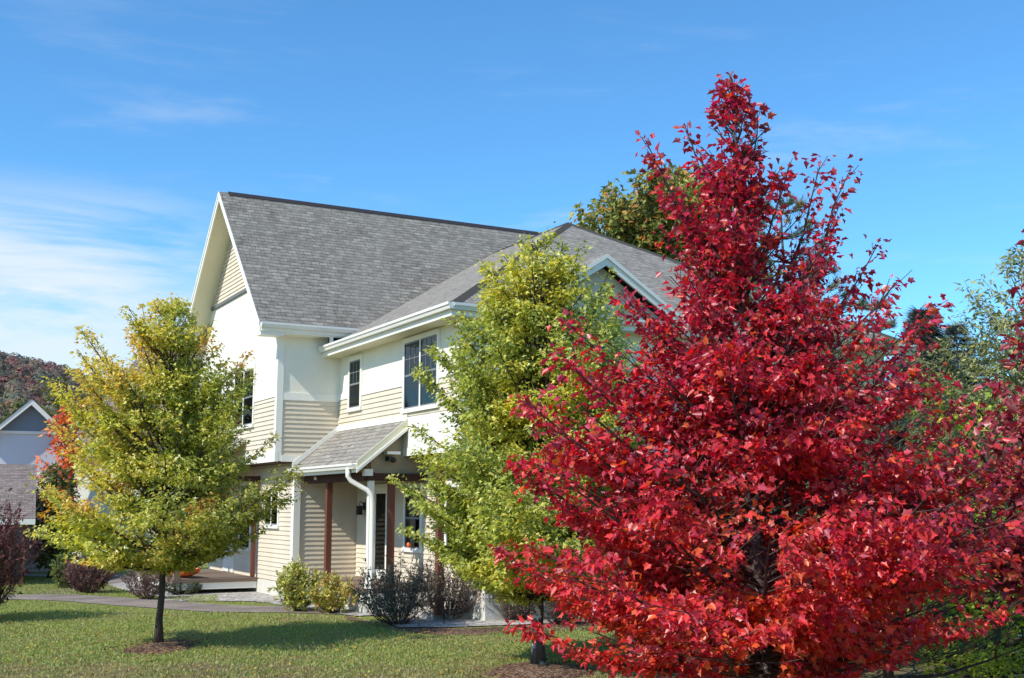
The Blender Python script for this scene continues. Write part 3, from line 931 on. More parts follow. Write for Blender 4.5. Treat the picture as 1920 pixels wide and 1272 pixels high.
class Env:
    """crown outline: table of (z, left radius, right radius); az measured from +x (screen right)"""
    def __init__(s, tab, seed, lump=0.16):
        s.t = np.array(tab, dtype=float); s.seed = seed; s.l = lump
    def __call__(s, z, az):
        l = np.interp(z, s.t[:, 0], s.t[:, 1]); r = np.interp(z, s.t[:, 0], s.t[:, 2])
        w = (1 + math.cos(az)) / 2
        q = 1 + s.l * math.sin(3 * az + s.seed + 1.3 * z) * math.sin(2.3 * z + s.seed * 2.1 + az)
        return (l * (1 - w) + r * w) * q

def poly_branch(p0, p1, sag, nseg, rnd, wob=0.03):
    p0 = np.array(p0, float); p1 = np.array(p1, float)
    L = np.linalg.norm(p1 - p0)
    t = np.linspace(0, 1, nseg + 1)[:, None]
    P = p0 + (p1 - p0) * t
    P[:, 2] += -sag * L * 4 * (t[:, 0] * (1 - t[:, 0])) 
    P[1:] += rnd.normal(0, wob * L / nseg * 1.5, (nseg, 3))
    return P

def make_tree(name, base, env, seed, n_prim, leaf_size, colfn, label, cat='tree', group=None, trunk_r=0.07, bark='bark', leafmat='leaf', shape='maple',
              sec_gap=0.16, site_gap=0.07, per_site=1.6, rise=(0.25, 1.1), clear=0.6, lean=(0, 0), dens_top=1.0, thick=1.0, sag=0.04, up=0.62, outw=0.55, droop=0.6, sec_len=0.42, twigs=True, inner=0.25, extra=None, clip=1.12, leaders=(), gap=None, fill=0, spread=(0.72, 1.08)):
    rnd = np.random.RandomState(seed)
    root = empty(name, base); tag(root, label, cat, group)
    z0, z1 = env.t[0, 0], env.t[-1, 0]
    H = z1
    # trunk
    nt_ = 14
    tz = np.linspace(0, H, nt_ + 1)
    wob = np.cumsum(rnd.normal(0, 0.012 * H / 4, (nt_ + 1, 2)), axis=0); wob -= wob[0]
    TP = np.stack([lean[0] * (tz / H) ** 1.2 + wob[:, 0], lean[1] * (tz / H) + wob[:, 1], tz], axis=1)
    def tr(z):
        return np.array([np.interp(z, tz, TP[:, 0]), np.interp(z, tz, TP[:, 1]), z])
    rad = trunk_r * (1 - 0.9 * (tz / H) ** 0.9)
    rad[0] *= 1.45
    mb = MB(); mb.tube([(0, 0, -0.1)] + [tuple(p) for p in TP[1:]] if False else [tuple(p) for p in TP], list(rad), 10)
    mb.build('trunk', M[bark], root, True)
    bm_ = MB()
    S = []; D = []; K = []
    ga = rnd.uniform(0, 6.28)
    jobs = []
    for i in range(n_prim):
        u = (i + rnd.uniform(0, 1)) / n_prim
        # area-ish weighting over height
        zt = z0 + (z1 - z0) * (u ** 1.15)
        az = ga + i * 2.39996 + rnd.normal(0, 0.25)
        Rr = env(zt, az) * rnd.uniform(*spread)
        if Rr < 0.03: continue
        fr = (zt - z0) / (z1 - z0)
        rs = rise[0] + (rise[1] - rise[0]) * fr
        zs = max(clear + 0.1 * rnd.rand(), zt - Rr * rs)
        zs = min(zs, H * 0.97)
        p0 = tr(zs)
        c_ = tr(zt)
        p1 = np.array([c_[0] + Rr * math.cos(az), c_[1] + Rr * math.sin(az), zt])
        jobs.append((p0, p1, Rr, False))
    for (lx, ly, lz, ls) in leaders:
        c_ = tr(max(clear, min(ls, H * 0.95)))
        p1 = np.array([lx, ly, lz]); jobs.append((c_, p1, 0.33 + 0.18 * np.hypot(lx - c_[0], ly - c_[1]), True))
    for p0, p1, Rr, lead in jobs:
        L = np.linalg.norm(p1 - p0)
        if L < 0.05: continue
        P = poly_branch(p0, p1, 0.10 if lead else sag, 7, rnd)
        r0 = min(trunk_r * 0.45, 0.010 + 0.011 * L) * thick
        bm_.tube([tuple(q) for q in P], list(np.linspace(r0, 0.0035, len(P))), 5, False)
        d = (p1 - p0) / L
        ns = max(3, int(L / sec_gap))
        for j in range(ns):
            t = inner + (1.0 - inner) * (j + rnd.rand() * 0.6) / ns
            fi = t * (len(P) - 1); a = int(min(fi, len(P) - 2)); q = P[a] + (P[a + 1] - P[a]) * (fi - a)
            sgn = 1 if j % 2 else -1
            ang = sgn * rnd.uniform(0.5, 1.15)
            dd = np.array([d[0] * math.cos(ang) - d[1] * math.sin(ang), d[0] * math.sin(ang) + d[1] * math.cos(ang), d[2] * 0.6 + rnd.uniform(-0.12, 0.35)])
            l2 = sec_len * Rr * (1.15 - 0.75 * t) * rnd.uniform(0.6, 1.2) + 0.08
            e = q + dd / np.linalg.norm(dd) * l2
            P2 = poly_branch(q, e, sag * 0.5, 4, rnd)
            bm_.tube([tuple(v) for v in P2], list(np.linspace(max(0.0035, r0 * 0.35 * (1 - 0.5 * t)), 0.0026, len(P2))), 3, False)
            n3 = max(2, int(l2 / site_gap))
            for m in range(n3):
                tt = (m + rnd.rand()) / n3
                fi = tt * 4; a = int(min(fi, 3)); v = P2[a] + (P2[a + 1] - P2[a]) * (fi - a)
                k = int(per_site) + (rnd.rand() < per_site % 1)
                for _ in range(k):
                    K.append(lead); off = rnd.normal(0, 1, 3) * np.array([0.052, 0.052, 0.034]) * (max(leaf_size, 0.09) / 0.09)
                    S.append(v + off); D.append(dd + off * 12)
        # leaves along the last part of the primary
        for m in range(int(L * (1 - inner) / site_gap * 1.2)):
            t = 1 - rnd.rand() * (1 - inner); fi = t * (len(P) - 1); a = int(min(fi, len(P) - 2)); v = P[a] + (P[a + 1] - P[a]) * (fi - a)
            K.append(lead); S.append(v + rnd.normal(0, 0.04, 3)); D.append(d + rnd.normal(0, 0.5, 3))
    # short leafy shoots straight off the upper trunk and limbs
    for i in range(fill):
        z = z0 + (H - z0) * (0.25 + 0.73 * rnd.rand()); c_ = tr(z); az = rnd.rand() * 6.283
        L = env(z, az) * rnd.uniform(0.15, 0.62) + 0.08
        d = np.array([math.cos(az), math.sin(az), rnd.uniform(0.2, 0.9)]); d /= np.linalg.norm(d)
        bm_.tube([tuple(c_), tuple(c_ + d * L)], [0.006, 0.003], 3, False)
        for m in range(int(L / site_gap * per_site * 1.4)):
            K.append(False); S.append(c_ + d * L * (0.3 + 0.75 * rnd.rand()) + rnd.normal(0, 0.055, 3)); D.append(d + rnd.normal(0, 0.6, 3))
    if twigs: bm_.build('branches', M['twigdark' if bark == 'bark_lichen' else bark], root, True)
    S = np.array(S); D = np.array(D); K = np.array(K)
    # keep outline, thin out the top
    cx = np.interp(S[:, 2], tz, TP[:, 0]); cy = np.interp(S[:, 2], tz, TP[:, 1])
    rr = np.hypot(S[:, 0] - cx, S[:, 1] - cy); az = np.arctan2(S[:, 1] - cy, S[:, 0] - cx)
    lim = np.array([env(z, a) for z, a in zip(S[:, 2], az)])
    keep = ((rr < lim * clip + 0.05) & (S[:, 2] > z0 - 0.12)) | K
    fr = np.clip((S[:, 2] - z0) / (z1 - z0), 0, 1)
    keep &= rnd.rand(len(S)) < (1 + (dens_top - 1) * fr)
    if gap:
        gs, gth = gap
        g = 0.6 * hash_noise(S * np.array([0.85, 0.85, 2.6]), seed * 1.3, gs) + 0.4 * hash_noise(S * np.array([1, 1, 2.2]), seed * 2.7, gs * 2.7)
        keep &= (g > gth) | (rnd.rand(n_all := len(S)) < 0.10) | (K & (rnd.rand(n_all) < 0.8))
    if extra is not None:
        keep &= extra(S, rnd)
    S = S[keep]; D = D[keep]; rr = rr[keep]; lim = lim[keep]
    n = len(S)
    out = np.stack([S[:, 0] - cx[keep], S[:, 1] - cy[keep], np.zeros(n)], axis=1)
    out /= np.maximum(np.linalg.norm(out, axis=1, keepdims=True), 1e-5)
    dirs = D / np.maximum(np.linalg.norm(D, axis=1, keepdims=True), 1e-5) + out * 0.30 + rnd.normal(0, 0.45, (n, 3)) + np.array([0, 0, -droop])
    nrm = np.array([0, 0, up]) + out * outw + rnd.normal(0, 0.42, (n, 3))
    size = leaf_size * rnd.uniform(0.6, 1.25, n)
    cols = colfn(S, rr / np.maximum(lim, 0.05), fr[keep], rnd)
    crown = leaf_mesh('crown', S, dirs, nrm, size, cols, M[leafmat], root, shape)
    print(name, n, 'leaves')
    return root

def pal(cols, w, n, rnd):
    c = np.array(cols); w = np.array(w, float); w /= w.sum()
    i = rnd.choice(len(c), n, p=w)
    k = c[i] * rnd.uniform(0.75, 1.25, (n, 1))
    return k

def col_red(S, q, f, rnd):
    n = len(S)
    c = pal([(0.74, 0.040, 0.050), (0.88, 0.070, 0.055), (0.46, 0.020, 0.035), (0.88, 0.15, 0.045), (0.62, 0.07, 0.10)], [4, 3, 3, 1, 2], n, rnd)
    nz = hash_noise(S, 3.1, 2.2)
    # lower / inner leaves turn orange and brownish green
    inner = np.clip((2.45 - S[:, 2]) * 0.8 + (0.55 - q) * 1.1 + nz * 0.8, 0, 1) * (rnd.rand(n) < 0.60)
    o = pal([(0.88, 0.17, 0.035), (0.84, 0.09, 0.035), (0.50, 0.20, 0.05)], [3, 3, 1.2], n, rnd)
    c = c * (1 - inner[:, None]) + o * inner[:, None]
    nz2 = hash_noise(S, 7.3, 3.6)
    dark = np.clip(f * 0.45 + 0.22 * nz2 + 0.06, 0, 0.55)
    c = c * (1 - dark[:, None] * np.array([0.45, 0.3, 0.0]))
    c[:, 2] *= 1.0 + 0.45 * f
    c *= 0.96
    return c

def col_red_dull(S, q, f, rnd):
    return pal([(0.46, 0.06, 0.09), (0.54, 0.12, 0.13), (0.34, 0.04, 0.06), (0.56, 0.15, 0.07)], [4, 3, 2, 1], len(S), rnd)

def col_green2(S, q, f, rnd):
    n = len(S)
    c = pal([(0.38, 0.44, 0.08), (0.54, 0.56, 0.12), (0.22, 0.28, 0.055), (0.66, 0.62, 0.15)], [4, 4, 2, 2], n, rnd)
    nz = hash_noise(S, 5.7, 1.5) + 0.35 * hash_noise(S, 1.7, 5.0)
    y = np.clip(nz * 1.6 - 0.15, 0, 0.8) * (rnd.rand(n) < 0.75)
    c = c * (1 - y[:, None]) + pal([(0.76, 0.70, 0.11), (0.82, 0.68, 0.12)], [2, 1], n, rnd) * y[:, None]
    return c

def col_tree1(S, q, f, rnd):
    n = len(S)
    c = pal([(0.48, 0.52, 0.09), (0.68, 0.66, 0.12), (0.25, 0.32, 0.06), (0.82, 0.72, 0.16)], [4, 4, 2, 2], n, rnd)
    nz = hash_noise(S, 2.9, 1.7) + 0.3 * hash_noise(S, 8.7, 5.0)
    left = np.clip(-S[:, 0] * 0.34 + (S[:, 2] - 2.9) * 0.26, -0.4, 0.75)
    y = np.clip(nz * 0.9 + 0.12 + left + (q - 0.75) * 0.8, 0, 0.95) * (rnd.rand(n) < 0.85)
    c = c * (1 - y[:, None]) + pal([(0.806, 0.621, 0.128), (0.851, 0.506, 0.112), (0.739, 0.690, 0.208)], [3, 1.4, 2], n, rnd) * y[:, None]
    o = np.clip(hash_noise(S, 6.2, 2.3) * 2.2 - 1.0 + (q - 0.8) + 0.25 * (S[:, 2] > 4.3), 0, 0.8) * (rnd.rand(n) < 0.7)
    c = c * (1 - o[:, None]) + pal([(0.80, 0.34, 0.07), (0.74, 0.26, 0.06)], [2, 1], n, rnd) * o[:, None]
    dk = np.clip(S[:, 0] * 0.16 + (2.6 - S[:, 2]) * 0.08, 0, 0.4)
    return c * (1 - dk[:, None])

# --- big red maple, nearest
D0 = 9.2; sR = 2175 / D0
LEAD = []
for (lpx, lpy, dy, start) in ((1440, 185, 0.1, 4.3), (1222, 245, -0.1, 4.0), (1298, 212, 0.2, 4.3), (1495, 288, -0.2, 3.8), (1562, 285, 0.1, 3.3), (1612, 298, 0.0, 3.2), (1590, 380, 0.3, 3.1), (1655, 455, 0.3, 3.0), (1690, 525, -0.2, 2.8),
                              (1765, 572, 0.2, 2.4), (1165, 545, -0.3, 3.1), (1062, 602, 0.0, 2.7), (1040, 655, -0.4, 2.5), (992, 755, 0.1, 2.1), (965, 868, -0.3, 1.7), (955, 1040, 0.1, 1.3), (975, 1160, -0.2, 1.0), (1240, 290, 0.2, 3.8),
                              (1740, 690, 0.1, 2.3), (1800, 760, -0.2, 2.0), (1880, 860, 0.2, 1.7), (1900, 960, -0.1, 1.5)):
    dd0 = D0 + dy
    LEAD.append(((lpx - 960) / 2175 * dd0 - (1425 - 960) / 2175 * D0, dy, CZ + (950 - lpy) / 2175 * dd0, start))
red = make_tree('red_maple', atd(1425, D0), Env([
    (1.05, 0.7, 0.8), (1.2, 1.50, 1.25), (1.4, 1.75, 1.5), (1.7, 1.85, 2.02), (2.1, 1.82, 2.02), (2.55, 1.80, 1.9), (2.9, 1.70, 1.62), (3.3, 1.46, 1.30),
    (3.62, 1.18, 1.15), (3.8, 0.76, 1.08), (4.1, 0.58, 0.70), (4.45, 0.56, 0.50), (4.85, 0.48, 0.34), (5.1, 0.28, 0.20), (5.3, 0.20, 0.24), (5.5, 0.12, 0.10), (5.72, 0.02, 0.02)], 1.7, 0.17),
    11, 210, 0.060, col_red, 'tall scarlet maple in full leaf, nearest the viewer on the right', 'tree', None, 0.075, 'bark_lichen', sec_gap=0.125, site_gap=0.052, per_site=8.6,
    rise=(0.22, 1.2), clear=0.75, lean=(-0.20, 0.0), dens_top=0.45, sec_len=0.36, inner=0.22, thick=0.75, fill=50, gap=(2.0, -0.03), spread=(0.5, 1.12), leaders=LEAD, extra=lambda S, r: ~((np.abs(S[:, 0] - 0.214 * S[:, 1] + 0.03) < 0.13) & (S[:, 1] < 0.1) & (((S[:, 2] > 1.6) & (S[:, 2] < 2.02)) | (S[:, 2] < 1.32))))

# --- yellow-green maple in the middle
LEAD2 = []
for (lpx, lpy, dy, start) in ((1000, 432, 0.0, 4.8), (1060, 440, 0.2, 4.7), (1092, 455, -0.2, 4.6), (965, 470, 0, 4.4), (1145, 505, 0.1, 4.0), (905, 545, 0, 3.9), (850, 590, 0.2, 3.6), (840, 700, -0.2, 3.0), (770, 795, -0.3, 2.6), (790, 850, 0.2, 2.2), (742, 900, 0.1, 1.9), (755, 985, -0.2, 1.5), (800, 905, -0.4, 2.0)):
    dd0 = 16.4 + dy
    LEAD2.append(((lpx - 1010) / 2175 * dd0, dy, CZ + (950 - lpy) / 2175 * dd0, start))
LEAD1 = []
for (lpx, lpy, dy, start) in ((235, 560, 0, 3.9), (262, 575, 0.2, 4.2), (322, 572, 0.1, 4.0), (140, 610, 0, 3.4), (345, 620, -0.2, 3.6), (440, 655, 0.2, 3.0), (400, 690, -0.2, 2.9), (510, 810, 0, 2.3), (70, 790, 0.1, 2.6), (48, 900, -0.1, 1.9), (548, 885, 0.2, 2.0), (505, 985, -0.3, 1.6), (110, 700, 0.2, 3.0), (60, 960, 0.3, 1.6)):
    dd0 = 18.4 + dy
    LEAD1.append(((lpx - 297) / 2175 * dd0, dy, CZ + (950 - lpy) / 2175 * dd0, start))
t2 = make_tree('green_maple', gnd(1010, 1250), Env([
    (1.0, 0.9, 0.8), (1.3, 1.4, 1.5), (1.7, 1.75, 1.9), (2.2, 1.85, 2.0), (2.8, 1.8, 1.95), (3.3, 1.6, 1.8), (3.6, 1.45, 1.6), (4.2, 1.40, 1.5), (4.8, 1.25, 1.35), (5.2, 1.02, 1.18), (5.6, 0.80, 0.95), (5.85, 0.50, 0.62), (6.08, 0.15, 0.25)], 0.6, 0.20),
    23, 160, 0.080, col_green2, 'tall yellow-green maple hiding the right half of the house', 'tree', None, 0.085, 'bark_lichen', shape='mid', sec_gap=0.14, site_gap=0.060, per_site=11.0,
    rise=(0.25, 1.3), clear=0.9, lean=(0.05, 0), dens_top=0.9, sec_len=0.36, inner=0.25, fill=150, gap=(1.7, -0.32), spread=(0.6, 1.12), leaders=LEAD2)

# --- left maple on the lawn
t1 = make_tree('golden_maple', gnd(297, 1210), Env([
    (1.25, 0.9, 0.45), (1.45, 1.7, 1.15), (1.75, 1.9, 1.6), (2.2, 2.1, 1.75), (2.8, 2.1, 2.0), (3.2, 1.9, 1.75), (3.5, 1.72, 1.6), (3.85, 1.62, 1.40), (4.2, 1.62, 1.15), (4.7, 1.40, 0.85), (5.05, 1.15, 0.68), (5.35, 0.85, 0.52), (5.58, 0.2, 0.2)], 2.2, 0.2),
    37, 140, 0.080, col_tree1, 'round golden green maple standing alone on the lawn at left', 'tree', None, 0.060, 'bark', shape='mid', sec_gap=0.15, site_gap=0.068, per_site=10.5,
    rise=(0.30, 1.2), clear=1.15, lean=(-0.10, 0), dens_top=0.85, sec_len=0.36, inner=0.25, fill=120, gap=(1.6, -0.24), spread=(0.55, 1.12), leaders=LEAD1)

# mulch mounds around the trunks
def mound(px, py, rx, ry, h, seed, label):
    c = gnd(px, py); rnd = random.Random(seed); mb = MB(); rings = 6; n = 28
    rad = [1 + rnd.uniform(-0.16, 0.16) for _ in range(n)]
    def P(i, j):
        r = j / rings; k = rad[i % n]; a = 2 * math.pi * i / n
        z = h * (1 - r) ** 0.8 if j < rings else -0.02
        return (c.x + rx * r * k * math.cos(a), c.y + ry * r * k * math.sin(a), z + 0.01)
    for j in range(rings):
        for i in range(n):
            q = [P(i, j), P(i, j + 1), P(i + 1, j + 1), P(i + 1, j)]
            mb.face(q if j else q[:3])
    o = mb.build('mulch', M['mulch']); tag(o, label, 'mulch', None, 'structure')
    return o
mound(305, 1214, 0.50, 0.95, 0.05, 4, 'ring of red brown mulch around the golden maple')
mound(1010, 1262, 0.75, 1.0, 0.06, 5, 'ring of red brown mulch around the tall green maple')

# --- second red maple at the right edge, partly outside the frame
make_tree('red_maple', atd(2040, 11.0), Env([(1.3, 0.6, 0.8), (1.6, 1.0, 1.3), (2.0, 1.4, 1.5), (2.6, 1.45, 1.5), (3.0, 1.2, 1.4), (3.5, 0.85, 1.1), (4.2, 0.5, 0.8), (5.0, 0.42, 0.5), (5.4, 0.05, 0.05)], 4.0, 0.2),
    51, 130, 0.095, col_red_dull, 'dusky red maple cut off by the right edge of the view', 'tree', None, 0.08, 'bark_lichen', sec_gap=0.15, site_gap=0.07, per_site=2.6, rise=(0.3, 1.2), clear=0.7, gap=(2.2, -0.2))

# --- low green maple behind the red one, lower right
def col_lime(S, q, f, rnd):
    return pal([(0.45, 0.56, 0.07), (0.60, 0.66, 0.09), (0.26, 0.36, 0.06), (0.72, 0.70, 0.10)], [4, 4, 2, 1], len(S), rnd)
make_tree('green_maple', atd(1850, 13.3), Env([(0.3, 1.0, 0.9), (0.6, 1.4, 1.3), (1.2, 1.55, 1.5), (2.0, 1.4, 1.4), (2.6, 1.0, 1.0), (3.0, 0.6, 0.6), (3.5, 0.1, 0.1)], 3.0, 0.2),
    61, 60, 0.10, col_lime, 'low lime green maple showing under the red leaves at lower right', 'tree', None, 0.06, 'bark', shape='mid', sec_gap=0.16, site_gap=0.08, per_site=3.0, rise=(0.2, 0.9), clear=0.3, gap=(2.2, -0.2))

# --- conifers
def make_pine(name, base, H, R0, seed, n_whorl, label, needle=0.13, cols=None, long=True, sparse=1.0, group=None, zlow=0.3, tuftn=26):
    rnd = np.random.RandomState(seed)
    root = empty(name, base); tag(root, label, 'pine tree' if long else 'spruce tree', group)
    tz = np.linspace(0, H, 12)
    mb = MB(); mb.tube([(0.02 * math.sin(z * 2), 0.02 * math.cos(z * 1.7), z) for z in tz], [0.014 * H * (1 - 0.93 * z / H) for z in tz], 8); mb.build('trunk', M['bark'], root, True)
    br = MB(); pos = []; dr_ = []; sz = []
    for w_ in range(n_whorl):
        z = zlow + (H - zlow) * (w_ + rnd.rand() * 0.4) / n_whorl
        Rz = R0 * (1 - z / H) ** 0.8 + 0.06
        nb = 6 if long else 9
        a0 = rnd.rand() * 6.28
        for b in range(nb):
            az = a0 + b * 2 * math.pi / nb + rnd.normal(0, 0.2)
            L = Rz * rnd.uniform(0.7, 1.15)
            p0 = np.array([0, 0, z]); p1 = np.array([L * math.cos(az), L * math.sin(az), z + L * (0.28 if long else rnd.uniform(-0.35, -0.05))])
            P = poly_branch(p0, p1, 0.05 if long else 0.06, 5, rnd, 0.03)
            br.tube([tuple(q) for q in P], list(np.linspace(0.006 + 0.012 * L, 0.004, 6)), 4, False)
            d = (p1 - p0) / max(L, 0.01)
            ns = max(2, int(L / (0.16 if long else 0.13) * sparse))
            for j in range(ns):
                t = 0.25 + 0.75 * (j + rnd.rand()) / ns; q = p0 + (p1 - p0) * t
                for sg in (-1, 1):
                    ang = sg * rnd.uniform(0.4, 1.1)
                    dd = np.array([d[0] * math.cos(ang) - d[1] * math.sin(ang), d[0] * math.sin(ang) + d[1] * math.cos(ang), d[2] + rnd.uniform(0, 0.35) * (1 if long else -0.5)])
                    l2 = 0.42 * L * (1.1 - t) + 0.06
                    e = q + dd * l2
                    br.tube([tuple(q), tuple(e)], [0.005, 0.003], 3, False)
                    steps = 1 if long else max(2, int(l2 / 0.10))
                    for m in range(steps):
                        c = e if long else q + dd * l2 * (m + 1) / steps
                        pos.append(c); dr_.append(dd)
            pos.append(p1); dr_.append(d)
    br.build('branches', M['bark'], root)
    pos = np.array(pos); dr_ = np.array(dr_); n = len(pos); k = tuftn
    Pn = np.repeat(pos, k, axis=0) + rnd.normal(0, 0.012, (n * k, 3)); Dn = np.repeat(dr_ / np.linalg.norm(dr_, axis=1, keepdims=True), k, axis=0) * 0.8 + rnd.normal(0, 0.45, (n * k, 3)) + np.array([0, 0, 0.15 if long else 0])
    Pn -= Dn * needle * 0.15
    tint = np.repeat(pal(cols, [1] * len(cols), n, rnd), k, axis=0) * rnd.uniform(0.8, 1.2, (n * k, 1))
    leaf_mesh('needles', Pn, Dn, rnd.normal(0, 1, (n * k, 3)), needle * rnd.uniform(0.7, 1.15, n * k), tint, M['needle'], root, 'needle')
    print(name, n * k, 'needles')
    return root
PG = [(0.07, 0.15, 0.07), (0.10, 0.19, 0.08), (0.05, 0.11, 0.06), (0.12, 0.18, 0.06)]
make_pine('white_pine', atd(1480, 12.4), 5.6, 2.1, 71, 20, 'young soft needled pine mostly hidden behind the scarlet maple', 0.13, PG + [(0.35, 0.22, 0.05)], True, 1.0, tuftn=22)
make_pine('white_pine', atd(1645, 15.5), 5.0, 1.35, 72, 17, 'second pine with yellowing needles right of the scarlet maple top', 0.13, PG + [(0.45, 0.28, 0.05), (0.32, 0.30, 0.07)], True, 0.9, tuftn=22)
SG = [(0.018, 0.042, 0.028), (0.028, 0.055, 0.034), (0.014, 0.03, 0.022)]
make_pine('spruce', atd(1738, 36), 8.4, 3.0, 73, 38, 'dark spruce with a pointed top, left of the pair at the far right', 0.42, SG, False, 0.7, None, 0.6, 8)
make_pine('spruce', atd(1802, 38), 8.3, 2.9, 74, 38, 'dark blue spruce, right of the pair at the far right', 0.30, [(0.016, 0.036, 0.032), (0.022, 0.045, 0.04)], False, 0.7, None, 0.6, 8)

# --- background trees (bigger leaf pieces)
def bgtree(px, d, ztop, rad, seed, cols, wts, label, zlow=1.0, n_prim=90, leaf=0.26, bark='bark', trunk=0.16, shape='mid', group=None, per=1.6, sg=0.5, stg=0.22, dens_top=1.0, ytr=None, name='background_tree', top=0.48):
    H = ztop
    tab = [(zlow, rad * 0.55, rad * 0.55), (zlow + (H - zlow) * 0.2, rad * 0.95, rad * 0.95), (zlow + (H - zlow) * 0.45, rad, rad), (zlow + (H - zlow) * 0.7, rad * max(0.8, top), rad * max(0.8, top)), (zlow + (H - zlow) * 0.88, rad * top, rad * top), (H, rad * 0.05, rad * 0.05)]
    def cf(S, q, f, rnd):
        c = pal(cols, wts, len(S), rnd)
        nz = hash_noise(S, seed * 0.37, 3.0 / rad)
        return c * (1 + 0.3 * nz[:, None])
    return make_tree(name, atd(px, d), Env(tab, seed * 0.7, 0.22), seed, n_prim, leaf, cf, label, 'tree', group, trunk, bark, 'leafmatt', shape, sg, stg, per * 2.6, (0.3, 1.1), zlow * 0.5, (0, 0), dens_top, sec_len=0.45)

GRN = [(0.10, 0.13, 0.03), (0.15, 0.17, 0.04), (0.07, 0.09, 0.025)]
bgtree(1258, 50, 17.0, 4.4, 81, GRN + [(0.62, 0.28, 0.08), (0.40, 0.36, 0.10), (0.32, 0.36, 0.09)], [2, 3, 0.5, 2, 5, 5], 'tall olive tree with orange tips rising behind the house roof', 6, 200, 0.34, trunk=0.20, per=4.5, top=0.85)
bgtree(1930, 27, 8.3, 2.7, 82, [(0.24, 0.26, 0.10), (0.34, 0.35, 0.14), (0.16, 0.19, 0.07), (0.44, 0.40, 0.13)], [3, 3, 2, 1], 'pale grey green birch with white limbs at the right edge', 0.8, 130, 0.17, 'bark_white', 0.13, 'oval', per=2.8, sg=0.30, stg=0.14)
bgtree(1748, 24, 4.9, 0.9, 83, [(0.24, 0.28, 0.04), (0.36, 0.36, 0.05), (0.14, 0.19, 0.03)], [3, 2, 2], 'slim yellow green tree in front of the dark spruces', 0.5, 50, 0.15, trunk=0.06, sg=0.25, stg=0.12)
bgtree(1890, 20, 4.3, 1.7, 84, [(0.13, 0.20, 0.04), (0.20, 0.27, 0.05), (0.08, 0.12, 0.03)], [3, 2, 2], 'mid green bushy tree under the pale birch', 0.3, 60, 0.15, trunk=0.08, sg=0.3, stg=0.13)
rb = [(1560, 40, 6.0, 2.6), (1680, 46, 6.6, 3.0), (1850, 44, 8.5, 3.2), (2010, 38, 9.0, 3.4), (2150, 34, 9.0, 3.4), (1380, 17.2, 3.0, 1.5), (1560, 18.4, 3.2, 1.6), (1720, 17.6, 2.9, 1.4)]
labs = ['dark green tree far behind the pines', 'dark green tree in the far gap below the spruces', 'tall green tree directly behind the spruces', 'tall green tree behind the pale birch', 'green tree beyond the right edge of the view',
        'low dark green thicket tree under the scarlet maple, left', 'low dark green thicket tree under the scarlet maple, middle', 'low dark green thicket tree under the scarlet maple, right']
for i, (px, d, z, r_) in enumerate(rb):
    near = d < 20
    bgtree(px, d, z, r_, 90 + i, [(0.05, 0.085, 0.025), (0.08, 0.12, 0.03), (0.035, 0.06, 0.02)] if near else [(0.08, 0.11, 0.03), (0.13, 0.15, 0.04), (0.05, 0.075, 0.025)], [3, 2, 2], labs[i], 0.3, 50, 0.13 if near else 0.32, trunk=0.08, group='background trees on the right', sg=0.3 if near else 0.5, stg=0.13 if near else 0.26)

# left background
bgtree(122, 39, 5.6, 0.75, 101, [(0.85, 0.20, 0.07), (0.88, 0.34, 0.09), (0.75, 0.12, 0.08)], [3, 2, 2], 'small bright orange red tree behind the golden maple', 1.5, 50, 0.20, trunk=0.08, sg=0.3, stg=0.15)
lb = [(110, 75, 10.5, 3.0), (40, 85, 10.0, 3.4), (-60, 80, 11, 3.6), (175, 90, 12.5, 3.8), (250, 80, 10.5, 3.4), (120, 58, 3.6, 1.6), (114, 36.5, 3.5, 0.9)]
labs = ['green tree above the roof of the blue grey house', 'green tree left of the others behind the blue grey house', 'green tree outside the left edge', 'tallest olive tree on the left, under the hill', 'olive tree behind the golden maple', 'low green tree at the end of the side lawn', 'low green tree by the maroon garage']
for i, (px, d, z, r_) in enumerate(lb):
    bgtree(px, d, z, r_, 110 + i, [(0.11, 0.14, 0.035), (0.17, 0.18, 0.045), (0.08, 0.10, 0.03), (0.24, 0.16, 0.05)], [3, 3, 2, 1], labs[i], 0.5, 60, 0.34 if d > 60 else 0.2, trunk=0.12, group='background trees on the left', sg=0.55 if d > 60 else 0.35, stg=0.28 if d > 60 else 0.18)

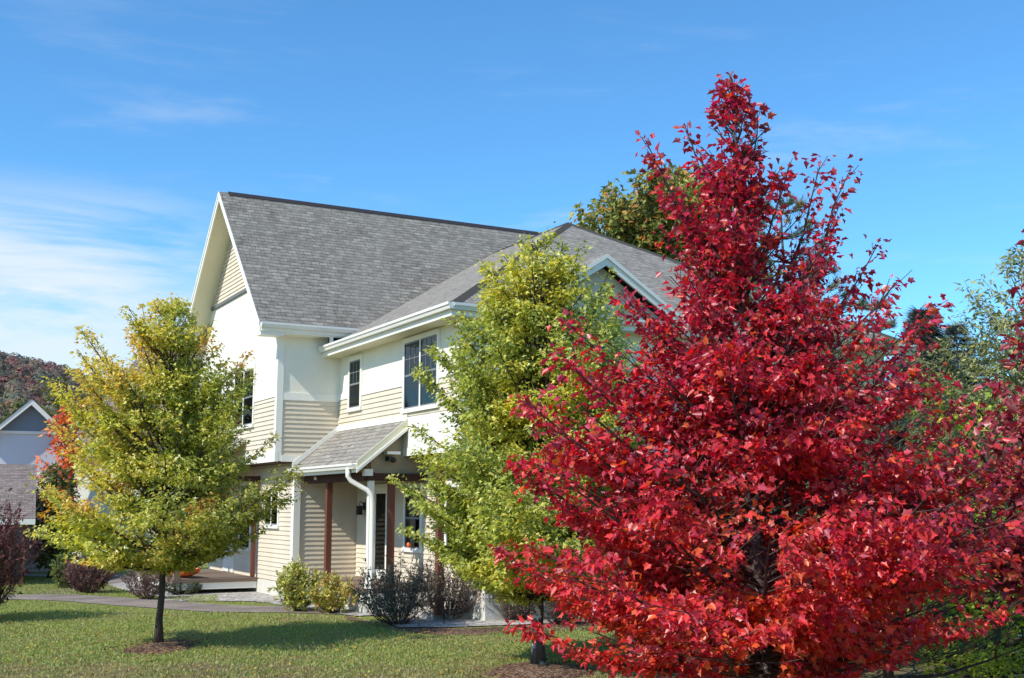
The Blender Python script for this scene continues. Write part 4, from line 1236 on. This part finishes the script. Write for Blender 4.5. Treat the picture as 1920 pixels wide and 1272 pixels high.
# --- shrubs
def shrub(px, py, h, r_, seed, cols, wts, label, leaf=0.05, n_stem=34, per=9, group=None, shape='oval', mat='leafpurple', name='shrub', d=None, depth=None, stemr=0.007):
    rnd = np.random.RandomState(seed)
    base = gnd(px, py) if d is None else atd(px, d)
    root = empty(name, base); tag(root, label, 'bush', group)
    st = MB(); S = []; D = []
    for i in range(n_stem):
        az = rnd.rand() * 6.283; k = math.sqrt(rnd.rand())
        tip = np.array([r_ * k * math.cos(az), r_ * k * math.sin(az), h * math.sqrt(max(0.05, 1 - 0.72 * k * k)) * rnd.uniform(0.75, 1.12)])
        b0 = np.array([tip[0] * 0.16, tip[1] * 0.16, 0])
        P = poly_branch(b0, tip, -0.05, 5, rnd, 0.05)
        P[1:-1, :2] *= np.array([1.6, 1.35, 1.2, 1.1])[:, None]
        st.tube([tuple(q) for q in P], list(np.linspace(stemr, 0.0025, 6)), 4, False)
        for j in range(8):
            t = 0.10 + 0.90 * (j + rnd.rand()) / 8; fi = t * 5; a = int(min(fi, 4)); q = P[a] + (P[a + 1] - P[a]) * (fi - a)
            dd = rnd.normal(0, 1, 3) + np.array([0, 0, 0.6]) + (tip - b0); dd /= np.linalg.norm(dd)
            e = q + dd * 0.22 * h * rnd.uniform(0.4, 1)
            st.tube([tuple(q), tuple(e)], [0.003, 0.0018], 3, False)
            for m in range(int(per * 1.5)):
                t2_ = rnd.rand(); S.append(q + (e - q) * t2_ + rnd.normal(0, 0.02, 3)); D.append(dd + rnd.normal(0, 0.6, 3))
    st.build('stems', M['twig'], root)
    S = np.array(S); D = np.array(D); n = len(S); S[:, 2] = np.maximum(S[:, 2], 0.03)
    c = pal(cols, wts, n, rnd) * (1 + 0.25 * hash_noise(S, seed * 0.3, 4)[:, None])
    leaf_mesh('leaves', S, D, np.array([0, 0, 0.7]) + rnd.normal(0, 0.5, (n, 3)), leaf * 1.15 * rnd.uniform(0.6, 1.3, n), c, M[mat], root, shape)
    return root
YG = [(0.48, 0.50, 0.10), (0.64, 0.58, 0.12), (0.30, 0.34, 0.07), (0.66, 0.34, 0.09)]
shrub(560, 1146, 0.98, 0.55, 201, YG, [3, 2, 3, 0.5], 'taller pale yellow green bush at the house corner', 0.075, 40, 9)
shrub(626, 1150, 0.75, 0.52, 202, YG, [3, 3, 1, 2.2], 'low yellow bush with orange tips in front of the brown porch post', 0.07, 40, 9)
DK = [(0.10, 0.11, 0.06), (0.18, 0.15, 0.10), (0.30, 0.25, 0.18), (0.06, 0.07, 0.045)]
shrub(748, 1172, 1.18, 0.92, 203, DK, [3, 3, 2, 2], 'dark green twiggy bush in front of the porch, darkest of the row', 0.058, 66, 6)
BRN = [(0.17, 0.13, 0.095), (0.24, 0.19, 0.14), (0.10, 0.085, 0.06), (0.13, 0.05, 0.045)]
shrub(840, 1162, 1.15, 0.85, 204, BRN, [3, 2, 3, 1], 'grey brown twiggy bush right of the dark green bush', 0.055, 66, 7)
shrub(905, 1154, 0.90, 0.65, 205, BRN, [3, 2, 2, 1], 'small brown bush on the gravel under the green maple', 0.05, 50, 7)
shrub(968, 1164, 0.95, 0.60, 206, BRN, [3, 2, 2, 2], 'reddish brown bush behind the green maple trunk', 0.05, 50, 7)
shrub(1045, 1170, 0.95, 0.7, 212, BRN, [3, 2, 2, 1], 'brown bush half hidden between the green maple trunk and the scarlet leaves', 0.05, 46, 7)
PU = [(0.14, 0.035, 0.04), (0.20, 0.055, 0.055), (0.08, 0.022, 0.03), (0.22, 0.13, 0.11)]
shrub(162, 1113, 0.95, 0.62, 207, [(0.17, 0.07, 0.06), (0.22, 0.11, 0.09), (0.10, 0.05, 0.045)], [3, 2, 2], 'rounded maroon bush left of the golden maple trunk', 0.07, 44, 9)
shrub(276, 1124, 0.80, 0.60, 208, [(0.18, 0.11, 0.09), (0.12, 0.06, 0.055), (0.24, 0.17, 0.13)], [3, 2, 2], 'sparse brown bush directly behind the golden maple trunk', 0.055, 36, 6)
shrub(122, 1104, 0.9, 0.4, 209, [(0.12, 0.16, 0.04), (0.18, 0.22, 0.05)], [1, 1], 'narrow green bush behind the maroon bush', 0.07, 30, 8)
shrub(342, 1116, 0.35, 0.5, 210, [(0.04, 0.07, 0.03), (0.07, 0.10, 0.04)], [1, 1], 'low dark green shrub at the deck corner', 0.05, 26, 7)
shrub(-66, 1165, 2.25, 1.25, 211, PU, [3, 3, 3, 0.6], 'large burgundy shrub cut off by the left edge of the view', 0.065, 130, 12, stemr=0.014)

# ---- grass blades on the near lawn (uncountable)
def grass():
    rnd = np.random.RandomState(5)
    n = 230000
    y = rnd.uniform(0, 1, n); d = 14.4 + (37.0 - 14.4) * y ** 1.35
    px = np.where(d > 27.5, rnd.uniform(-160, 420, n), rnd.uniform(-120, 1500, n)); X = (px - 960) / 2175 * d
    P = np.stack([X, d, np.zeros(n)], axis=1)
    # keep off the path, beds
    pl = [Vector(p) for p in path_line]
    keep = np.ones(n, bool)
    fine = []
    for a, b in zip(pl[:-1], pl[1:]):
        for k in range(6): fine.append(a.lerp(b, k / 6))
    fp = np.array([[v.x, v.y] for v in fine])
    dist = np.min(np.hypot(P[:, None, 0] - fp[None, :, 0], P[:, None, 1] - fp[None, :, 1]) if False else np.stack([np.hypot(P[:, 0] - q[0], P[:, 1] - q[1]) for q in fp]), axis=0)
    keep &= dist > 0.95
    Lx = (P[:, 0] - O.x) * A.x + (P[:, 1] - O.y) * A.y; Ly = (P[:, 0] - O.x) * B.x + (P[:, 1] - O.y) * B.y
    keep &= ~((Lx > -2.4) & (Ly > 2.2)) & ~((Lx > -0.1) & (Ly > -6)) & ~((Lx > 0) & (Ly > -8.8))
    for (qx, qy, rx, ry) in ((305, 1214, 0.6, 1.05), (1010, 1262, 0.8, 1.05)):
        c = gnd(qx, qy); keep &= ((P[:, 0] - c.x) / rx) ** 2 + ((P[:, 1] - c.y) / ry) ** 2 > 0.9
    bare = hash_noise(P, 4.4, 0.9) * 0.5 + 0.5 * hash_noise(P, 9.4, 2.9) + np.clip((16.6 - P[:, 1]) * 0.35, 0, 0.8) - 0.05
    keep &= rnd.rand(n) > np.clip(bare * 1.3 - 0.1, 0, 0.9)
    P = P[keep]; bare = bare[keep]; n = len(P)
    c = pal([(0.24, 0.31, 0.065), (0.30, 0.37, 0.085), (0.36, 0.40, 0.11), (0.48, 0.42, 0.18)], [3, 4, 3, 1.0], n, rnd)
    dry = np.clip(bare + 0.15, 0, 0.9)[:, None]
    c = c * (1 - dry) + np.array([0.36, 0.29, 0.14]) * dry
    D = rnd.normal(0, 0.6, (n, 3)) + np.array([0, 0, 0.8])
    TV = NEEDLE_V
    o = leaf_mesh('grass', P, D, rnd.normal(0, 1, (n, 3)), rnd.uniform(0.025, 0.06, n) * 1.0, c, M['leafmatt'], None, 'oval')
    tag(o, 'short green and straw coloured grass covering the lawn', 'grass', None, 'stuff')
    # mulch chips spilling over the bed edges
    cp = []
    for (qx, qy, rx, ry) in ((305, 1214, 0.62, 1.1), (1010, 1262, 0.9, 1.15)):
        c0 = gnd(qx, qy); a = rnd.rand(420) * 6.283; rr_ = rnd.rand(420) ** 0.5 * rnd.uniform(0.8, 1.35, 420)
        cp.append(np.stack([c0.x + rx * rr_ * np.cos(a), c0.y + ry * rr_ * np.sin(a), np.full(420, 0.035)], axis=1))
    cp = np.concatenate(cp); m = len(cp)
    o = leaf_mesh('mulch_chips', cp, np.concatenate([rnd.normal(0, 1, (m, 2)), rnd.normal(0, 0.2, (m, 1))], axis=1), np.array([0, 0, 1]) + rnd.normal(0, 0.4, (m, 3)), rnd.uniform(0.03, 0.09, m), pal([(0.16, 0.085, 0.05), (0.30, 0.19, 0.12), (0.08, 0.045, 0.03)], [2, 2, 1], m, rnd), M['leafmatt'], None, 'oval')
    tag(o, 'loose brown mulch chips spilling from the tree rings into the grass', 'mulch chips', None, 'stuff')
    # fallen leaves
    m = 2200
    d = rnd.uniform(14.5, 24, m); px = rnd.uniform(0, 1250, m)
    P = np.stack([(px - 960) / 2175 * d, d, np.full(m, 0.035)], axis=1)
    cc = pal([(0.55, 0.42, 0.10), (0.50, 0.22, 0.06), (0.30, 0.16, 0.07)], [3, 1, 2], m, rnd)
    o = leaf_mesh('fallen_leaves', P, np.concatenate([rnd.normal(0, 1, (m, 2)), np.zeros((m, 1))], axis=1), np.array([0, 0, 1]) + rnd.normal(0, 0.25, (m, 3)), rnd.uniform(0.04, 0.08, m), cc, M['leafmatt'], None, 'mid')
    tag(o, 'yellow and brown leaves scattered over the lawn', 'fallen leaves', None, 'stuff')
grass()

# ================================================================== NEIGHBOURS
AZN = math.atan((40 - 960) / 2175.0); CN = math.cos(AZN)
nb = empty('house', (0, 0, 0), -AZN); tag(nb, 'blue grey neighbouring house with white gable edges and a brown roofed garage in front', 'house')
def PX(px, d): return (px - 960) / 2175 * d
def ZY(py, d): return CZ + (950 - py) / 2175 * d
def PL(px, d): return d / CN * math.tan(math.atan((px - 960) / 2175.0) - AZN)
d1 = 40.0; q1 = d1 / CN
xp = PL(57, d1); zp = ZY(757, d1); hwN = 1.15
zE = zp - hwN * 0.95; zB = ZY(813, d1)
wl = MB()
wl.prism([(xp - hwN, q1, 0), (xp + hwN, q1, 0), (xp + hwN, q1, zE), (xp, q1, zp), (xp - hwN, q1, zE)][::-1], (0, 9, 0))
wl.box(xp - 10, xp - hwN, q1 + 0.3, q1 + 8.9, 0, zE - 0.1)
wl.build('wall', M['bluewall'], nb)
wl = MB(); hb = min(hwN, zp - zB)
wl.prism([(xp - hb, q1 - 0.02, zB), (xp + hb, q1 - 0.02, zB), (xp, q1 - 0.02, zp)], (0, 0.015, 0)); wl.build('gable_upper', M['bluedark'], nb)  # thin triangle over the wall above the band, darker blue than below
rf = MB()
for sg in (-1, 1):
    rf.slope([(xp, q1 - 0.35, zp + 0.13), (xp, q1 + 9.3, zp + 0.13), (xp + sg * (hwN + 0.3), q1 + 9.3, zE - 0.15), (xp + sg * (hwN + 0.3), q1 - 0.35, zE - 0.15)])
rf.slope([(xp - 10, q1 - 0.1, zE - 0.35), (xp - hwN - 0.2, q1 - 0.1, zE - 0.35), (xp - hwN - 0.2, q1 + 4, ZY(772, d1 + 3)), (xp - 10, q1 + 4, ZY(772, d1 + 3))])
rf.build('roof', M['shingle_br'], nb)
rk = MB()
for sg in (-1, 1):
    rk.prism([(xp, q1 - 0.33, zp + 0.115), (xp + sg * (hwN + 0.3), q1 - 0.33, zE - 0.165), (xp + sg * (hwN + 0.3), q1 - 0.33, zE - 0.36), (xp, q1 - 0.33, zp - 0.09)], (0, 0.05, 0))
    rk.prism([(xp, q1 - 0.28, zp + 0.10), (xp + sg * (hwN + 0.28), q1 - 0.28, zE - 0.175), (xp + sg * (hwN + 0.28), q1 - 0.28, zE - 0.26), (xp, q1 - 0.28, zp + 0.01)], (0, 9.5, 0))
rk.build('rake_board', M['trim'], nb)
b_ = MB(); b_.box(xp - hwN, xp + hwN, q1 - 0.06, q1, zB - 0.05, zB + 0.05); b_.build('trim_board', M['trim'], nb)
d2 = 33.0; q2 = d2 / CN; qr = 37.0 / CN; zr = ZY(872, 37.0); ze = ZY(972, d2); xg = PL(77, d2)
gm = MB(); gm.slope([(xg - 9, q2, ze), (xg, q2, ze), (xg, qr, zr), (xg - 9, qr, zr)])
gm.slope([(xg - 9, q1 - 0.02, ze + 0.9), (xg, q1 - 0.02, ze + 0.9), (xg, qr, zr), (xg - 9, qr, zr)])
gm.build('garage_roof', M['shingle_br'], nb)
g3 = MB(); g3.box(xg - 9, xg, q2 - 0.02, q2 + 0.05, ze - 0.17, ze - 0.015); g3.build('gutter', M['trim'], nb)
g3 = MB(); g3.prism([(xg - 0.06, q2 + 0.05, ze - 0.03), (xg - 0.06, qr, zr - 0.03), (xg - 0.06, qr, zr - 0.2), (xg - 0.06, q2 + 0.05, ze - 0.2)], (0.05, 0, 0)); g3.build('garage_rake_board', M['trim'], nb)
g3 = MB(); g3.box(xg - 9, xg - 0.55, q2 + 0.55, q1 - 0.1, 0, ze - 0.05); g3.build('garage_wall', M['maroon'], nb)
for k in (0.28, 0.62):
    g3 = MB(); g3.box(xg - k - 0.05, xg - k + 0.05, q2 + 0.12, q2 + 0.22, 0, ze - 0.17); g3.build('garage_post', M['post'], nb)

# house behind the golden maple with a brown roof
h2 = empty('house', (0, 0, 0)); tag(h2, 'brown roofed house glimpsed between the golden maple and the cream gable', 'house')
dd_ = 50.0; xa = PX(250, dd_); xb = PX(352, dd_); zt_ = ZY(615, dd_)
m_ = MB(); m_.slope([(xa - 3, dd_, 4.6), (xb + 2, dd_, 4.6), (xb + 2, dd_ + 4.5, zt_ + 0.5), (xa - 0.5, dd_ + 4.5, zt_ + 0.5)]); m_.slope([(xa - 3, dd_, 4.6), (xa - 0.5, dd_ + 4.5, zt_ + 0.5), (xa - 3, dd_ + 9, 4.6)]); m_.build('roof', M['shingle_br'], h2)
m_ = MB(); m_.box(xa - 2.6, xb + 1.6, dd_ + 0.5, dd_ + 9, 0, 4.75); m_.build('wall', M['stucco'], h2)
m_ = MB()
for k in (0.5, 2.6): m_.box(xa + k, xa + k + 1.0, dd_ + 0.46, dd_ + 0.5, 2.2, 3.6)
m_.build('window', M['darkroom'], h2)

# ================================================================== HILL
rndh = np.random.RandomState(9)
def hill_h(x, y):
    # crest height over distance 430, falling to the right
    az = math.atan2(x, y)
    top = np.interp(az, [-0.75, -0.43, -0.40, -0.36, -0.30, -0.2, 0.0, 0.4], [54, 46, 44, 40, 32, 26, 20, 16])
    r = math.hypot(x, y)
    t = min(1, max(0, (r - 120) / 320.0)); t = t * t * (3 - 2 * t)
    back = min(1, max(0, (r - 470) / 300.0))
    return top * t * (1 - 0.6 * back) + 2.0 * math.sin(x * 0.03) * math.sin(y * 0.02) * t
hm = MB(); na = 46; nr = 18
def HP(i, j):
    az = -0.85 + 1.35 * i / na; r = 100 + 620 * j / nr
    x, y = r * math.sin(az), r * math.cos(az); return (x, y, hill_h(x, y) + (-0.5 if j == 0 else 0))
for i in range(na):
    for j in range(nr):
        hm.face([HP(i, j), HP(i + 1, j), HP(i + 1, j + 1), HP(i, j + 1)])
tag(hm.build('hill', M['hillmat'], None, True), kind='structure')
pos = []; cl = []; sz = []; nm = []
pl_ = np.array([(0.21, 0.23, 0.10), (0.30, 0.20, 0.12), (0.42, 0.15, 0.11), (0.40, 0.25, 0.11), (0.15, 0.18, 0.09), (0.30, 0.27, 0.13)])
for k in range(5200):
    az = rndh.uniform(-0.62, -0.12) if k < 4200 else rndh.uniform(-0.12, 0.45); r = 130 + 330 * rndh.rand() ** 0.8
    x, y = r * math.sin(az), r * math.cos(az); z = hill_h(x, y)
    if z < 1: z = 0
    R_ = rndh.uniform(1.3, 2.6); hh = rndh.uniform(3.5, 7.5)
    cc = pl_[rndh.choice(6, p=[0.24, 0.22, 0.14, 0.14, 0.14, 0.12])] * rndh.uniform(0.7, 1.25)
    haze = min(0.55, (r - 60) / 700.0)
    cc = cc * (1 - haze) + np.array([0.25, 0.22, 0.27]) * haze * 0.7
    m = 36
    v = rndh.normal(0, 1, (m, 3)); v /= np.linalg.norm(v, axis=1, keepdims=True); v[:, 2] = np.abs(v[:, 2]) * 1.1 - 0.1
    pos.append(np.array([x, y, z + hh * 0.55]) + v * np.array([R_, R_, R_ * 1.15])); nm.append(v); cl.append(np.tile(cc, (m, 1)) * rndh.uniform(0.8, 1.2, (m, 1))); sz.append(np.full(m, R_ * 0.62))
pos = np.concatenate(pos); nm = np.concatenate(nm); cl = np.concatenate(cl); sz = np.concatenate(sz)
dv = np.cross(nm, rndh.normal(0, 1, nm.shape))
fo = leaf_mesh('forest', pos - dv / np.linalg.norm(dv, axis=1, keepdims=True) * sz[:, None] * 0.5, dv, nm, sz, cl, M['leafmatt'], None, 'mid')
tag(fo, 'autumn forest of rust, red and green crowns covering the hillside', 'forest', None, 'stuff')

# ================================================================== LIGHT, SKY, CAMERA
EL = R(43.5); AZ_T = R(50)            # sun travels towards azimuth 50 (right of forward)
tv = Vector((math.sin(AZ_T) * math.cos(EL), math.cos(AZ_T) * math.cos(EL), -math.sin(EL)))
ld = bpy.data.lights.new('sun', 'SUN'); ld.energy = 5.0; ld.angle = R(0.53); ld.color = (1.0, 0.945, 0.85)
lo = bpy.data.objects.new('sun', ld); COL.objects.link(lo); lo.rotation_euler = tv.to_track_quat('-Z', 'Y').to_euler(); lo.location = (-20, -20, 40)

wd = bpy.data.worlds.new('World'); sc.world = wd; wd.use_nodes = True
nt = wd.node_tree; nt.nodes.clear()
out = nt.nodes.new('ShaderNodeOutputWorld'); bg = nt.nodes.new('ShaderNodeBackground')
sky = nt.nodes.new('ShaderNodeTexSky'); sky.sky_type = 'NISHITA'; sky.sun_disc = False
sky.sun_elevation = EL; sky.sun_rotation = R(230); sky.altitude = 300; sky.air_density = 1.0; sky.dust_density = 0.15; sky.ozone_density = 2.6
tc = nt.nodes.new('ShaderNodeTexCoord')
gen = tc.outputs['Generated']
sep = nt.nodes.new('ShaderNodeSeparateXYZ'); nt.links.new(gen, sep.inputs[0])
n1 = noise(nt, mapping(nt, gen, (2.2, 2.2, 12.0), (0, R(6), 0)), 1.6, 7, 0.6, 0.5)
n2 = noise(nt, mapping(nt, gen, (3.0, 3.0, 20.0), (0, R(-8), 0), (3.1, 1.2, 0.4)), 1.3, 6, 0.6, 0.3)
lft = maprange(nt, sep.outputs[0], -0.15, -0.36)
low = maprange(nt, sep.outputs[2], 0.275, 0.20)
m1 = math_n(nt, 'MULTIPLY', math_n(nt, 'MULTIPLY', lft, low), maprange(nt, n1, 0.30, 0.56))
m2 = math_n(nt, 'MULTIPLY', maprange(nt, n2, 0.52, 0.78), math_n(nt, 'MULTIPLY', maprange(nt, sep.outputs[2], 0.50, 0.20), 0.30))
cl_ = math_n(nt, 'MINIMUM', math_n(nt, 'ADD', math_n(nt, 'MULTIPLY', m1, 0.80), m2), 0.9)
tint = mixc(nt, 1.0, sky.outputs[0], (0.65, 1.19, 1.48), 'MULTIPLY')
mc = mixc(nt, cl_, tint, (5.9, 6.3, 6.7))
nt.links.new(mc, bg.inputs[0]); bg.inputs[1].default_value = 0.15
nt.links.new(bg.outputs[0], out.inputs[0])

cd = bpy.data.cameras.new('camera'); cam = bpy.data.objects.new('camera', cd); COL.objects.link(cam)
cd.sensor_width = 36; cd.lens = 36 * F; cd.clip_start = 0.1; cd.clip_end = 4000
cam.location = (0, 0, CZ); cam.rotation_euler = (math.pi / 2 + PITCH, 0, 0)
sc.camera = cam
sc.view_settings.view_transform = 'Standard'; sc.view_settings.look = 'None'; sc.view_settings.exposure = 0; sc.view_settings.gamma = 1
sc.cycles.max_bounces = 8; sc.cycles.transparent_max_bounces = 12
